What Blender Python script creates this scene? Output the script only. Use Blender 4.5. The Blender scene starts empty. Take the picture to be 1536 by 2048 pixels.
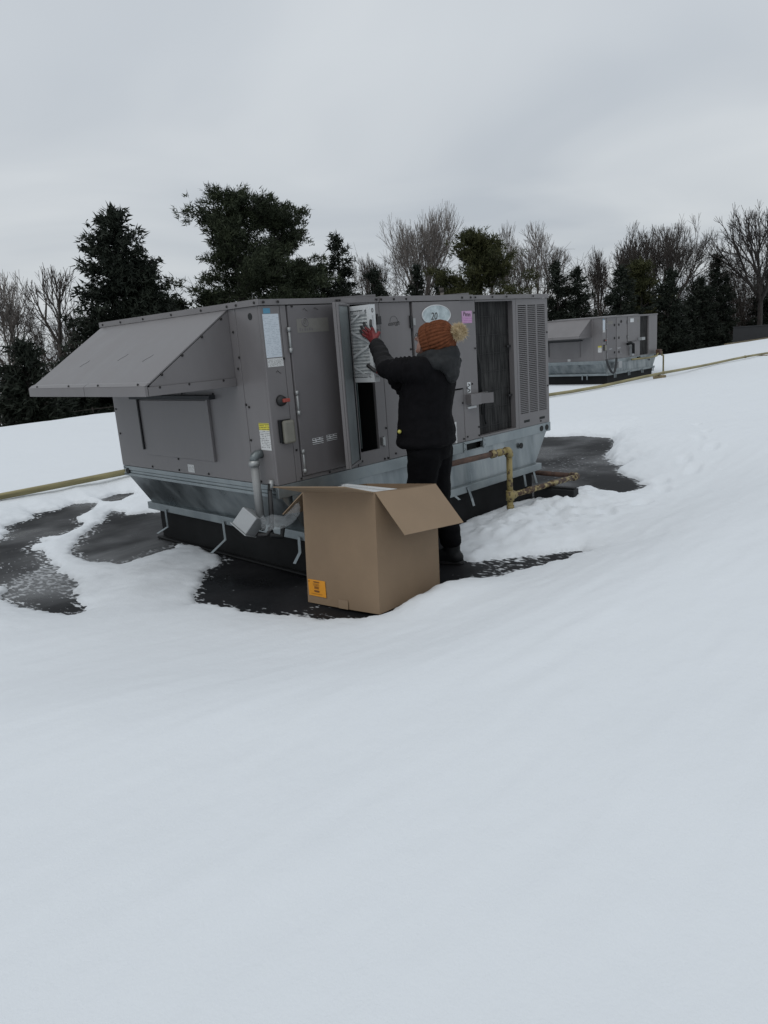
import bpy, bmesh, math, random
import numpy as np
from mathutils import Vector, Matrix, Euler
R = math.radians
random.seed(7); rng = np.random.default_rng(7)
scn = bpy.context.scene
col = scn.collection

# ------------------------------------------------------------------ camera
cd = bpy.data.cameras.new('camera'); cam = bpy.data.objects.new('camera', cd); col.objects.link(cam)
cd.sensor_fit = 'VERTICAL'; cd.sensor_height = 36.0; cd.sensor_width = 27.0
cd.lens = 26.01; cd.clip_start = 0.05; cd.clip_end = 5000
FW = Vector((0.68715, 0.68991, -0.22770)); RT = Vector((0.69458, -0.71575, -0.07252)); UP = Vector((0.21301, 0.10833, 0.97103))
M = Matrix((RT, UP, -FW)).transposed().to_4x4(); M.translation = Vector((-2.814, -3.759, 1.551))
cam.matrix_world = M
scn.camera = cam
# ------------------------------------------------------------------ sky and sun (overcast)
SUN_EL, SUN_AZ = 55.0, 192.0          # azimuth measured counter-clockwise from +X of where the sun stands
w = bpy.data.worlds.new('World'); scn.world = w; w.use_nodes = True
nt = w.node_tree; nt.nodes.clear(); N = nt.nodes; Lk = nt.links.new
def nd(t, **k):
    n = N.new(t)
    for a, b in k.items(): setattr(n, a, b)
    return n
out = nd('ShaderNodeOutputWorld'); bg = nd('ShaderNodeBackground'); bg.inputs[1].default_value = 1.0
sky = nd('ShaderNodeTexSky'); sky.sky_type = 'NISHITA'; sky.sun_disc = False
sky.sun_elevation = R(SUN_EL); sky.sun_rotation = R(90 - SUN_AZ)
skm = nd('ShaderNodeVectorMath', operation='SCALE'); skm.inputs[3].default_value = 0.08
Lk(sky.outputs[0], skm.inputs[0])
tc = nd('ShaderNodeTexCoord'); sep = nd('ShaderNodeSeparateXYZ'); Lk(tc.outputs['Generated'], sep.inputs[0])
mx = nd('ShaderNodeMath', operation='MAXIMUM'); mx.inputs[1].default_value = 0.0; Lk(sep.outputs[2], mx.inputs[0])
ad = nd('ShaderNodeMath', operation='ADD'); ad.inputs[1].default_value = 0.11; Lk(mx.outputs[0], ad.inputs[0])
dx = nd('ShaderNodeMath', operation='DIVIDE'); Lk(sep.outputs[0], dx.inputs[0]); Lk(ad.outputs[0], dx.inputs[1])
dy = nd('ShaderNodeMath', operation='DIVIDE'); Lk(sep.outputs[1], dy.inputs[0]); Lk(ad.outputs[0], dy.inputs[1])
cb = nd('ShaderNodeCombineXYZ'); Lk(dx.outputs[0], cb.inputs[0]); Lk(dy.outputs[0], cb.inputs[1]); cb.inputs[2].default_value = 3.7
n1 = nd('ShaderNodeTexNoise'); n1.inputs['Scale'].default_value = 0.62; n1.inputs['Detail'].default_value = 4.0
n1.inputs['Roughness'].default_value = 0.42; n1.inputs['Distortion'].default_value = 0.7; Lk(cb.outputs[0], n1.inputs['Vector'])
cr = nd('ShaderNodeValToRGB'); Lk(n1.outputs[0], cr.inputs[0])
e = cr.color_ramp.elements
e[0].position = 0.30; e[0].color = (0.54, 0.585, 0.635, 1)
e[1].position = 0.68; e[1].color = (0.74, 0.775, 0.80, 1)
hz = nd('ShaderNodeMapRange'); hz.inputs[1].default_value = 0.0; hz.inputs[2].default_value = 0.32; hz.inputs[3].default_value = 0.84; hz.inputs[4].default_value = 1.0
Lk(mx.outputs[0], hz.inputs[0])
sc = nd('ShaderNodeVectorMath', operation='SCALE'); Lk(cr.outputs[0], sc.inputs[0]); Lk(hz.outputs[0], sc.inputs[3])
mixs = nd('ShaderNodeMixRGB'); mixs.inputs[0].default_value = 0.06; Lk(sc.outputs[0], mixs.inputs[1]); Lk(skm.outputs[0], mixs.inputs[2])
Lk(mixs.outputs[0], bg.inputs[0]); Lk(bg.outputs[0], out.inputs[0])
sd = bpy.data.lights.new('sun', 'SUN'); sun = bpy.data.objects.new('sun', sd); col.objects.link(sun)
sd.energy = 0.85; sd.angle = R(50); sd.color = (1.0, 0.975, 0.94)
sdir = Vector((math.cos(R(SUN_EL)) * math.cos(R(SUN_AZ)), math.cos(R(SUN_EL)) * math.sin(R(SUN_AZ)), math.sin(R(SUN_EL))))
sun.rotation_euler = sdir.to_track_quat('Z', 'Y').to_euler(); sun.location = (0, 0, 30)
vs = scn.view_settings; vs.view_transform = 'Standard'; vs.look = 'None'; vs.exposure = 0.0; vs.gamma = 1.0; vs.use_curve_mapping = False
scn.render.resolution_x = 768; scn.render.resolution_y = 1024
scn.render.engine = 'CYCLES'; scn.cycles.max_bounces = 6; scn.cycles.transparent_max_bounces = 8

# ------------------------------------------------------------------ materials
MATS = {}
def mat(name, c, rough=0.6, metal=0.0, var=0.12, scale=6.0, bump=0.0, bscale=60.0, c2=None, lo=0.35, hi=0.65, stretch=(1, 1, 1), spec=None, rvar=0.0, detail=5.0):
    """procedural principled material: two colours mixed by noise, bump, roughness variation"""
    m = bpy.data.materials.new(name); m.use_nodes = True; t = m.node_tree; b = t.nodes['Principled BSDF']
    b.inputs['Roughness'].default_value = rough; b.inputs['Metallic'].default_value = metal
    if spec is not None: b.inputs['Specular IOR Level'].default_value = spec
    tcn = t.nodes.new('ShaderNodeTexCoord'); mp = t.nodes.new('ShaderNodeMapping'); mp.inputs['Scale'].default_value = stretch
    t.links.new(tcn.outputs['Object'], mp.inputs[0])
    nz = t.nodes.new('ShaderNodeTexNoise'); nz.inputs['Scale'].default_value = scale; nz.inputs['Detail'].default_value = detail; nz.inputs['Roughness'].default_value = 0.6
    t.links.new(mp.outputs[0], nz.inputs['Vector'])
    rp = t.nodes.new('ShaderNodeValToRGB'); rp.color_ramp.elements[0].position = lo; rp.color_ramp.elements[1].position = hi
    if c2 is None:
        c2 = tuple(min(1, x * (1 + var)) for x in c); c = tuple(x * (1 - var) for x in c)
    rp.color_ramp.elements[0].color = (*c, 1); rp.color_ramp.elements[1].color = (*c2, 1)
    t.links.new(nz.outputs[0], rp.inputs[0]); t.links.new(rp.outputs[0], b.inputs['Base Color'])
    if rvar:
        mr = t.nodes.new('ShaderNodeMapRange'); mr.inputs[3].default_value = rough - rvar; mr.inputs[4].default_value = rough + rvar
        mr.inputs[1].default_value = lo; mr.inputs[2].default_value = hi
        t.links.new(nz.outputs[0], mr.inputs[0]); t.links.new(mr.outputs[0], b.inputs['Roughness'])
    if bump:
        nb = t.nodes.new('ShaderNodeTexNoise'); nb.inputs['Scale'].default_value = bscale; nb.inputs['Detail'].default_value = 4
        t.links.new(mp.outputs[0], nb.inputs['Vector'])
        bn = t.nodes.new('ShaderNodeBump'); bn.inputs['Strength'].default_value = bump; bn.inputs['Distance'].default_value = 0.01
        t.links.new(nb.outputs[0], bn.inputs['Height']); t.links.new(bn.outputs[0], b.inputs['Normal'])
    MATS[name] = m
    return m
def printmat(name, paper, ink, rows, density=0.5, wordscale=14.0):
    """flat print: rows of ink broken into words, on a paper colour (Generated coordinates of the flat label)"""
    m = bpy.data.materials.new(name); m.use_nodes = True; t = m.node_tree; b = t.nodes['Principled BSDF']; b.inputs['Roughness'].default_value = 0.55
    tcn = t.nodes.new('ShaderNodeTexCoord'); sp = t.nodes.new('ShaderNodeSeparateXYZ'); t.links.new(tcn.outputs['Generated'], sp.inputs[0])
    def ma(op, a, bb=None):
        n = t.nodes.new('ShaderNodeMath'); n.operation = op
        for i, x in enumerate((a, bb)):
            if x is None: continue
            if isinstance(x, (int, float)): n.inputs[i].default_value = x
            else: t.links.new(x, n.inputs[i])
        return n.outputs[0]
    zr = ma('MULTIPLY', sp.outputs[2], rows); fr = ma('FRACT', zr); row = ma('FLOOR', zr)
    inrow = ma('MULTIPLY', ma('GREATER_THAN', fr, 0.3), ma('LESS_THAN', fr, 0.75))
    hor = ma('ADD', sp.outputs[0], sp.outputs[1])
    cbn = t.nodes.new('ShaderNodeCombineXYZ'); t.links.new(ma('MULTIPLY', hor, wordscale), cbn.inputs[0]); t.links.new(ma('MULTIPLY', row, 7.31), cbn.inputs[1])
    nz = t.nodes.new('ShaderNodeTexNoise'); nz.inputs['Scale'].default_value = 1.0; nz.inputs['Detail'].default_value = 1.0; t.links.new(cbn.outputs[0], nz.inputs['Vector'])
    k = ma('MULTIPLY', inrow, ma('GREATER_THAN', nz.outputs[0], 1 - density))
    mg = ma('MULTIPLY', ma('GREATER_THAN', sp.outputs[2], 0.05), ma('LESS_THAN', sp.outputs[2], 0.95)); k = ma('MULTIPLY', k, mg)
    mxn = t.nodes.new('ShaderNodeMixRGB'); mxn.inputs[1].default_value = (*paper, 1); mxn.inputs[2].default_value = (*ink, 1)
    t.links.new(k, mxn.inputs[0]); t.links.new(mxn.outputs[0], b.inputs['Base Color'])
    MATS[name] = m; return m

mat('paint', (0.146, 0.139, 0.142), 0.40, 0, var=0.10, scale=2.6, bump=0.10, bscale=3.2, rvar=0.07, stretch=(1, 1, 0.35))
mat('paint_door', (0.118, 0.112, 0.116), 0.42, 0, var=0.10, scale=2.2, bump=0.14, bscale=2.6, rvar=0.07, stretch=(1, 1, 0.4))
mat('galv', (0.20, 0.23, 0.245), 0.42, 0.75, scale=5, c2=(0.31, 0.345, 0.355), stretch=(1, 1, 0.5), lo=0.3, hi=0.7, bump=0.03, bscale=30, rvar=0.08)
mat('galv_streak', (0.145, 0.17, 0.182), 0.36, 0.82, scale=3.4, c2=(0.34, 0.37, 0.38), stretch=(1.6, 1.6, 0.35), lo=0.34, hi=0.68, bump=0.03, bscale=30, rvar=0.1)
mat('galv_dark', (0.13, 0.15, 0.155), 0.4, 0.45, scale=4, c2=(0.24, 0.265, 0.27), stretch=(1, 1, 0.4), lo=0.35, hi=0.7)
mat('black', (0.012, 0.012, 0.013), 0.6)
mat('screw', (0.012, 0.011, 0.011), 0.5, 0.3)
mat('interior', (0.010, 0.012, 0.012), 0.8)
mat('rack', (0.12, 0.15, 0.15), 0.5, 0.2, stretch=(6, 1, 0.4))
mat('coil', (0.009, 0.009, 0.0095), 0.75, 0, c2=(0.062, 0.062, 0.060), scale=9, stretch=(7, 1, 0.55), lo=0.40, hi=0.78, bump=0.3, bscale=40, detail=9, spec=0.2)
mat('rubber', (0.010, 0.011, 0.012), 0.6, 0, var=0.3, scale=9, spec=0.25)
mat('curb', (0.007, 0.0075, 0.008), 0.6, 0, scale=5, var=0.3, bump=0.15, bscale=9, spec=0.18)
mat('pvc', (0.21, 0.215, 0.215), 0.45, 0, var=0.06)
mat('steel', (0.30, 0.31, 0.31), 0.4, 0.5, var=0.15)
mat('jbox', (0.30, 0.315, 0.325), 0.5, 0, var=0.06)
mat('red', (0.30, 0.055, 0.04), 0.5)
mat('clear_cover', (0.16, 0.155, 0.13), 0.25, 0, var=0.1)
mat('cardboard', (0.205, 0.142, 0.088), 0.75, 0, var=0.06, scale=3, bump=0.05, bscale=40)
mat('cardboard_in', (0.24, 0.17, 0.108), 0.75, 0, var=0.05, scale=3)
mat('orange', (0.62, 0.255, 0.012), 0.55, var=0.05)
mat('ink', (0.02, 0.017, 0.015), 0.6)
mat('brown_ink', (0.16, 0.06, 0.01), 0.6)
mat('white_card', (0.56, 0.58, 0.59), 0.6, var=0.04)
mat('media', (0.47, 0.495, 0.50), 0.8, var=0.18, scale=16, bump=0.3, bscale=50)
mat('yellow_pipe', (0.26, 0.205, 0.08), 0.55, 0, c2=(0.07, 0.042, 0.022), scale=26, lo=0.54, hi=0.60, bump=0.3, bscale=40)
mat('rust_pipe', (0.045, 0.024, 0.017), 0.7, 0, c2=(0.10, 0.052, 0.034), scale=20, bump=0.3, bscale=50)
mat('rusty_yellow', (0.055, 0.03, 0.02), 0.7, 0, c2=(0.33, 0.27, 0.13), scale=24, lo=0.48, hi=0.6, bump=0.3, bscale=50)
mat('main_pipe', (0.28, 0.245, 0.12), 0.6, 0, c2=(0.15, 0.13, 0.06), scale=3.0, lo=0.4, hi=0.62, stretch=(.4, 4, 4), bump=0.2, bscale=30)
mat('fabric_black', (0.0042, 0.0040, 0.0050), 0.9, var=0.25, scale=20, bump=0.25, bscale=160, spec=0.12)
mat('fabric_pants', (0.003, 0.003, 0.0037), 0.9, var=0.25, scale=20, bump=0.25, bscale=160, spec=0.1)
mat('fabric_grey', (0.021, 0.0225, 0.024), 0.85, var=0.2, scale=30, bump=0.3, bscale=180, spec=0.2)
mat('fabric_sleeve', (0.009, 0.009, 0.010), 0.8, var=0.2, scale=20, bump=0.25, bscale=160, spec=0.2)
mat('glove_red', (0.13, 0.012, 0.014), 0.6, var=0.3, scale=50)
mat('glove_black', (0.010, 0.010, 0.011), 0.45, var=0.2)
mat('skin', (0.33, 0.19, 0.15), 0.55, var=0.08)
mat('hair', (0.05, 0.018, 0.010), 0.6, var=0.4, scale=60)
mat('knit', (0.122, 0.043, 0.020), 0.9, var=0.25, scale=40, bump=0.5, bscale=160, spec=0.15)
mat('fur', (0.40, 0.31, 0.18), 0.9, c2=(0.64, 0.54, 0.37), scale=20, spec=0.1)
mat('spruce_leaf', (0.010, 0.0145, 0.0105), 0.7, c2=(0.025, 0.032, 0.023), scale=1.2, spec=0.2)
mat('pine_leaf', (0.017, 0.024, 0.014), 0.7, c2=(0.042, 0.053, 0.028), scale=0.9, spec=0.2)
mat('olive_leaf', (0.028, 0.034, 0.014), 0.7, c2=(0.060, 0.062, 0.024), scale=0.9, spec=0.2)
mat('bark', (0.055, 0.047, 0.042), 0.9, var=0.3, scale=4)
mat('bark_pale', (0.14, 0.125, 0.115), 0.9, var=0.3, scale=3)
mat('bark_dark', (0.035, 0.030, 0.028), 0.9, var=0.3, scale=4)
mat('brush', (0.045, 0.036, 0.031), 0.9, c2=(0.085, 0.070, 0.060), scale=0.4)
mat('fence_dark', (0.022, 0.024, 0.027), 0.7)
mat('timber', (0.20, 0.16, 0.09), 0.8, var=0.25, scale=9)
mat('pink', (0.46, 0.28, 0.44), 0.6, var=0.04)
mat('blue_label', (0.07, 0.22, 0.33), 0.5, var=0.1)
mat('oval', (0.30, 0.36, 0.38), 0.32, 0.2, c2=(0.46, 0.53, 0.55), scale=22)
mat('old_label', (0.155, 0.150, 0.138), 0.55, var=0.08, scale=12)
printmat('paper', (0.50, 0.55, 0.60), (0.38, 0.43, 0.48), 26, 0.5, 6)
printmat('doc', (0.54, 0.55, 0.55), (0.13, 0.13, 0.13), 15, 0.5, 16)
printmat('yellow_print', (0.60, 0.54, 0.06), (0.13, 0.12, 0.02), 4, 0.6, 8)
printmat('silver_print', (0.50, 0.51, 0.52), (0.02, 0.02, 0.02), 3, 0.62, 5)
printmat('orange_print', (0.62, 0.255, 0.012), (0.22, 0.085, 0.012), 8, 0.42, 6)
printmat('pink_print', (0.46, 0.28, 0.44), (0.36, 0.14, 0.34), 7, 0.6, 12)
printmat('card_print', (0.56, 0.58, 0.59), (0.05, 0.05, 0.06), 12, 0.55, 30)
pm = bpy.data.materials.new('plastic_film'); pm.use_nodes = True; pb = pm.node_tree.nodes['Principled BSDF']
pb.inputs['Base Color'].default_value = (0.45, 0.48, 0.50, 1); pb.inputs['Roughness'].default_value = 0.15; pb.inputs['Alpha'].default_value = 0.12
pnz = pm.node_tree.nodes.new('ShaderNodeTexNoise'); pnz.inputs['Scale'].default_value = 26; pnb = pm.node_tree.nodes.new('ShaderNodeBump'); pnb.inputs['Strength'].default_value = 0.5
pm.node_tree.links.new(pnz.outputs[0], pnb.inputs['Height']); pm.node_tree.links.new(pnb.outputs[0], pb.inputs['Normal']); MATS['plastic_film'] = pm

# snow: fine crystalline bump
sm = bpy.data.materials.new('snow'); sm.use_nodes = True; t = sm.node_tree; b = t.nodes['Principled BSDF']; MATS['snow'] = sm
b.inputs['Roughness'].default_value = 0.75; b.inputs['Specular IOR Level'].default_value = 0.25
tcn = t.nodes.new('ShaderNodeTexCoord')
def noise(t, scale, detail=4, vec=None, stretch=None):
    n = t.nodes.new('ShaderNodeTexNoise'); n.inputs['Scale'].default_value = scale; n.inputs['Detail'].default_value = detail
    src = vec
    if stretch:
        mp = t.nodes.new('ShaderNodeMapping'); mp.inputs['Scale'].default_value = stretch; t.links.new(vec, mp.inputs[0]); src = mp.outputs[0]
    t.links.new(src, n.inputs['Vector']); return n.outputs[0]
def bumpn(t, h, s, d, nrm=None):
    bn = t.nodes.new('ShaderNodeBump'); bn.inputs['Strength'].default_value = s; bn.inputs['Distance'].default_value = d
    t.links.new(h, bn.inputs['Height'])
    if nrm: t.links.new(nrm, bn.inputs['Normal'])
    return bn.outputs[0]
o3 = tcn.outputs['Object']
b1 = bumpn(t, noise(t, 3.0, 5, o3, (0.35, 1.0, 1)), 0.5, 0.03)
b2 = bumpn(t, noise(t, 24, 5, o3), 0.22, 0.008, b1)
b3 = bumpn(t, noise(t, 130, 3, o3), 0.25, 0.004, b2); t.links.new(b3, b.inputs['Normal'])
at = t.nodes.new('ShaderNodeAttribute'); at.attribute_name = 'slush'
rp = t.nodes.new('ShaderNodeValToRGB'); rp.color_ramp.elements[0].color = (0.69, 0.725, 0.76, 1); rp.color_ramp.elements[1].color = (0.44, 0.46, 0.48, 1)
t.links.new(at.outputs['Fac'], rp.inputs[0]); t.links.new(rp.outputs[0], b.inputs['Base Color'])

# roof membrane: black rubber sheet, dusty and wet, frost and crumbs of snow lying on it (attribute 'frost')
rm = bpy.data.materials.new('membrane'); rm.use_nodes = True; t = rm.node_tree; b = t.nodes['Principled BSDF']; MATS['membrane'] = rm
o3 = t.nodes.new('ShaderNodeTexCoord').outputs['Object']
na = noise(t, 1.3, 6, o3); r1 = t.nodes.new('ShaderNodeValToRGB'); t.links.new(na, r1.inputs[0])
r1.color_ramp.elements[0].position = 0.4; r1.color_ramp.elements[0].color = (0.008, 0.0085, 0.0095, 1); r1.color_ramp.elements[1].position = 0.65; r1.color_ramp.elements[1].color = (0.022, 0.022, 0.024, 1)
nc = noise(t, 34, 6, o3, (1.0, 0.45, 1)); at = t.nodes.new('ShaderNodeAttribute'); at.attribute_name = 'frost'
def mathn(t, op, a, bb):
    n = t.nodes.new('ShaderNodeMath'); n.operation = op
    for i, x in enumerate((a, bb)):
        if isinstance(x, (int, float)): n.inputs[i].default_value = x
        else: t.links.new(x, n.inputs[i])
    return n.outputs[0]
k = mathn(t, 'ADD', nc, mathn(t, 'MULTIPLY', at.outputs['Fac'], 0.42))
r2 = t.nodes.new('ShaderNodeValToRGB'); t.links.new(k, r2.inputs[0]); r2.color_ramp.elements[0].position = 0.72; r2.color_ramp.elements[1].position = 0.86
mxn = t.nodes.new('ShaderNodeMixRGB'); t.links.new(r2.outputs[0], mxn.inputs[0]); t.links.new(r1.outputs[0], mxn.inputs[1]); mxn.inputs[2].default_value = (0.62, 0.65, 0.68, 1)
at2 = t.nodes.new('ShaderNodeAttribute'); at2.attribute_name = 'slush'
nz2 = noise(t, 5, 6, o3, (0.5, 2.2, 1)); k2 = mathn(t, 'MULTIPLY', at2.outputs['Fac'], mathn(t, 'ADD', nz2, 0.1))
mx2 = t.nodes.new('ShaderNodeMixRGB'); t.links.new(k2, mx2.inputs[0]); t.links.new(mxn.outputs[0], mx2.inputs[1]); mx2.inputs[2].default_value = (0.13, 0.135, 0.14, 1)
t.links.new(mx2.outputs[0], b.inputs['Base Color'])
nw = noise(t, 0.9, 4, o3); mr = t.nodes.new('ShaderNodeMapRange'); t.links.new(nw, mr.inputs[0]); mr.inputs[1].default_value = 0.40; mr.inputs[2].default_value = 0.58; mr.inputs[3].default_value = 0.25; mr.inputs[4].default_value = 0.6
t.links.new(mr.outputs[0], b.inputs['Roughness']); b.inputs['Specular IOR Level'].default_value = 0.10
t.links.new(bumpn(t, noise(t, 2.5, 5, o3, (0.4, 1.6, 1)), 0.35, 0.02), b.inputs['Normal'])

# ------------------------------------------------------------------ mesh helpers
class MB:
    def __init__(s): s.v = []; s.f = []
    def add(s, v, f):
        n = len(s.v); s.v += [tuple(p) for p in v]; s.f += [tuple(i + n for i in q) for q in f]; return s
    def hexa(s, p):     # 8 points: bottom 0-3 ccw, top 4-7
        return s.add(p, [(3, 2, 1, 0), (4, 5, 6, 7), (0, 1, 5, 4), (1, 2, 6, 5), (2, 3, 7, 6), (3, 0, 4, 7)])
    def box(s, x0, x1, y0, y1, z0, z1):
        return s.hexa([(x0, y0, z0), (x1, y0, z0), (x1, y1, z0), (x0, y1, z0), (x0, y0, z1), (x1, y0, z1), (x1, y1, z1), (x0, y1, z1)])
    def obox(s, m, sx, sy, sz):
        c = [(-1, -1, -1), (1, -1, -1), (1, 1, -1), (-1, 1, -1), (-1, -1, 1), (1, -1, 1), (1, 1, 1), (-1, 1, 1)]
        return s.hexa([tuple(m @ Vector((a * sx / 2, b_ * sy / 2, c_ * sz / 2))) for a, b_, c_ in c])
    def plate(s, quad, th):   # quad of 4 points, thickened along its normal
        q = [Vector(p) for p in quad]; n = (q[1] - q[0]).cross(q[3] - q[0]).normalized() * th
        return s.hexa([tuple(p) for p in q] + [tuple(p + n) for p in q])
    def tube(s, pts, r, n=10, cap=True):
        P = [Vector(p) for p in pts]; rad = r if isinstance(r, (list, tuple)) else [r] * len(P)
        t0 = (P[1] - P[0]).normalized(); a = t0.orthogonal().normalized(); rings = []
        for i, p in enumerate(P):
            if i == 0: t_ = t0
            elif i == len(P) - 1: t_ = (P[i] - P[i - 1]).normalized()
            else: t_ = ((P[i] - P[i - 1]).normalized() + (P[i + 1] - P[i]).normalized()).normalized()
            a = (a - t_ * a.dot(t_)).normalized(); b_ = t_.cross(a)
            rings.append([tuple(p + (a * math.cos(2 * math.pi * k / n) + b_ * math.sin(2 * math.pi * k / n)) * rad[i]) for k in range(n)])
        v = sum(rings, []); f = []
        for i in range(len(P) - 1):
            for k in range(n): f.append((i * n + k, i * n + (k + 1) % n, (i + 1) * n + (k + 1) % n, (i + 1) * n + k))
        if cap: f.append(tuple(range(n - 1, -1, -1))); f.append(tuple((len(P) - 1) * n + k for k in range(n)))
        return s.add(v, f)
    def capsule(s, a, b_, ra, rb, n=14):
        a = Vector(a); b_ = Vector(b_); d = (b_ - a)
        if d.length < 1e-6: d = Vector((0, 0, 1e-4))
        d.normalize(); pts = []; rr = []
        for k in range(5, 0, -1): q = math.pi / 2 * k / 5.2; pts.append(a - d * ra * math.sin(q)); rr.append(ra * math.cos(q))
        pts += [a, b_]; rr += [ra, rb]
        for k in range(1, 6): q = math.pi / 2 * k / 5.2; pts.append(b_ + d * rb * math.sin(q)); rr.append(rb * math.cos(q))
        return s.tube(pts, rr, n)
    def ell(s, c, ax, rad, n=16):   # ellipsoid, ax = three axis vectors
        c = Vector(c); A = [Vector(q).normalized() * r_ for q, r_ in zip(ax, rad)]; v = []; f = []
        m_ = n // 2
        for i in range(1, m_):
            ph = math.pi * i / m_
            for k in range(n): th = 2 * math.pi * k / n; v.append(tuple(c + A[0] * math.sin(ph) * math.cos(th) + A[1] * math.sin(ph) * math.sin(th) + A[2] * math.cos(ph)))
        top = len(v); v.append(tuple(c + A[2])); bot = len(v); v.append(tuple(c - A[2]))
        for i in range(m_ - 2):
            for k in range(n): f.append((i * n + k, (i + 1) * n + k, (i + 1) * n + (k + 1) % n, i * n + (k + 1) % n))
        for k in range(n): f.append((top, k, (k + 1) % n)); f.append((bot, (m_ - 2) * n + (k + 1) % n, (m_ - 2) * n + k))
        return s.add(v, f)
    def loft(s, rings):       # list of rings (lists of points), capped
        n = len(rings[0]); v = sum([[tuple(p) for p in r_] for r_ in rings], []); f = []
        for i in range(len(rings) - 1):
            for k in range(n): f.append((i * n + k, i * n + (k + 1) % n, (i + 1) * n + (k + 1) % n, (i + 1) * n + k))
        f.append(tuple(range(n - 1, -1, -1))); f.append(tuple((len(rings) - 1) * n + k for k in range(n)))
        return s.add(v, f)
    def mesh(s, name, smooth=False):
        m = bpy.data.meshes.new(name); m.from_pydata(s.v, [], s.f); m.update()
        if smooth: m.polygons.foreach_set('use_smooth', [True] * len(m.polygons))
        return m
    def build(s, name, material, parent=None, smooth=False, bevel=0.0):
        m = s.mesh(name, smooth)
        bmx = bmesh.new(); bmx.from_mesh(m); bmesh.ops.recalc_face_normals(bmx, faces=bmx.faces); bmx.to_mesh(m); bmx.free()
        return link(name, m, material, parent, bevel)
def link(name, m, material, parent=None, bevel=0.0):
    o = bpy.data.objects.new(name, m); col.objects.link(o)
    for x in (material if isinstance(material, (list, tuple)) else [material]):
        if x and len(m.materials) < (len(material) if isinstance(material, (list, tuple)) else 1): m.materials.append(MATS[x])
    if parent: o.parent = parent
    if bevel:
        bv = o.modifiers.new('bevel', 'BEVEL'); bv.width = bevel; bv.segments = 2; bv.limit_method = 'ANGLE'
    return o
def tag(o, label=None, cat=None, group=None, kind=None):
    for k_, x in (('label', label), ('category', cat), ('group', group), ('kind', kind)):
        if x: o[k_] = x
    return o
def thing(name, label, cat, loc=(0, 0, 0), rz=0, group=None):
    o = bpy.data.objects.new(name, None); col.objects.link(o); o.location = loc; o.rotation_euler = (0, 0, rz)
    o.empty_display_size = 0.2
    return tag(o, label, cat, group)
def text(body, size, material, parent, mtx, name='lettering', shear=0.0, ext=0.0006):
    cu = bpy.data.curves.new('t', 'FONT'); cu.body = body; cu.size = size; cu.align_x = 'CENTER'; cu.align_y = 'CENTER'; cu.extrude = ext; cu.shear = shear
    to = bpy.data.objects.new('t', cu); col.objects.link(to)
    dg = bpy.context.evaluated_depsgraph_get(); me = bpy.data.meshes.new_from_object(to.evaluated_get(dg)); bpy.data.objects.remove(to)
    me.transform(mtx); me.name = name; me.materials.clear(); me.materials.append(MATS[material])
    o = bpy.data.objects.new(name, me); col.objects.link(o); o.parent = parent; return o
FR = Matrix(((1, 0, 0), (0, 0, -1), (0, 1, 0)))   # text frame standing on the unit's front (normal -Y)
def front_m(x, y, z, rot=0): return Matrix.Translation((x, y, z)) @ Matrix.Rotation(R(90), 4, 'X') @ Matrix.Rotation(R(rot), 4, 'Z')
def evaluated(mb, voxel, smooth_it=0, name='m'):
    """one continuous surface from overlapping closed volumes"""
    m = mb.mesh(name); bmx = bmesh.new(); bmx.from_mesh(m); bmesh.ops.recalc_face_normals(bmx, faces=bmx.faces); bmx.to_mesh(m); bmx.free()
    o = bpy.data.objects.new('tmp', m); col.objects.link(o)
    rmod = o.modifiers.new('r', 'REMESH'); rmod.mode = 'VOXEL'; rmod.voxel_size = voxel; rmod.use_smooth_shade = True
    if smooth_it: s_ = o.modifiers.new('s', 'SMOOTH'); s_.factor = 0.5; s_.iterations = smooth_it
    dg = bpy.context.evaluated_depsgraph_get(); me = bpy.data.meshes.new_from_object(o.evaluated_get(dg)); bpy.data.objects.remove(o)
    me.name = name; me.polygons.foreach_set('use_smooth', [True] * len(me.polygons)); me.materials.clear()
    return me
# value noise in numpy
_tab = np.random.default_rng(3).random((64, 64, 64))
def vnoise(P):
    i = np.floor(P).astype(int); f = P - i; f = f * f * (3 - 2 * f); r_ = 0
    for a in (0, 1):
        for b_ in (0, 1):
            for c in (0, 1):
                wgt = (f[..., 0] if a else 1 - f[..., 0]) * (f[..., 1] if b_ else 1 - f[..., 1]) * (f[..., 2] if c else 1 - f[..., 2])
                r_ = r_ + wgt * _tab[(i[..., 0] + a) % 64, (i[..., 1] + b_) % 64, (i[..., 2] + c) % 64]
    return r_ - 0.5
def fbm(P, oct=3):
    return sum(vnoise(P * 2 ** k + 11.3 * k) / 2 ** k for k in range(oct))
def displace(me, fn):
    n = len(me.vertices); co = np.empty(n * 3); me.vertices.foreach_get('co', co); co = co.reshape(-1, 3)
    no = np.empty(n * 3); me.vertices.foreach_get('normal', no); no = no.reshape(-1, 3)
    co = co + no * fn(co)[:, None]; me.vertices.foreach_set('co', co.ravel()); me.update()
def sstep(a, b_, x): t_ = np.clip((x - a) / (b_ - a), 0, 1); return t_ * t_ * (3 - 2 * t_)

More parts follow.
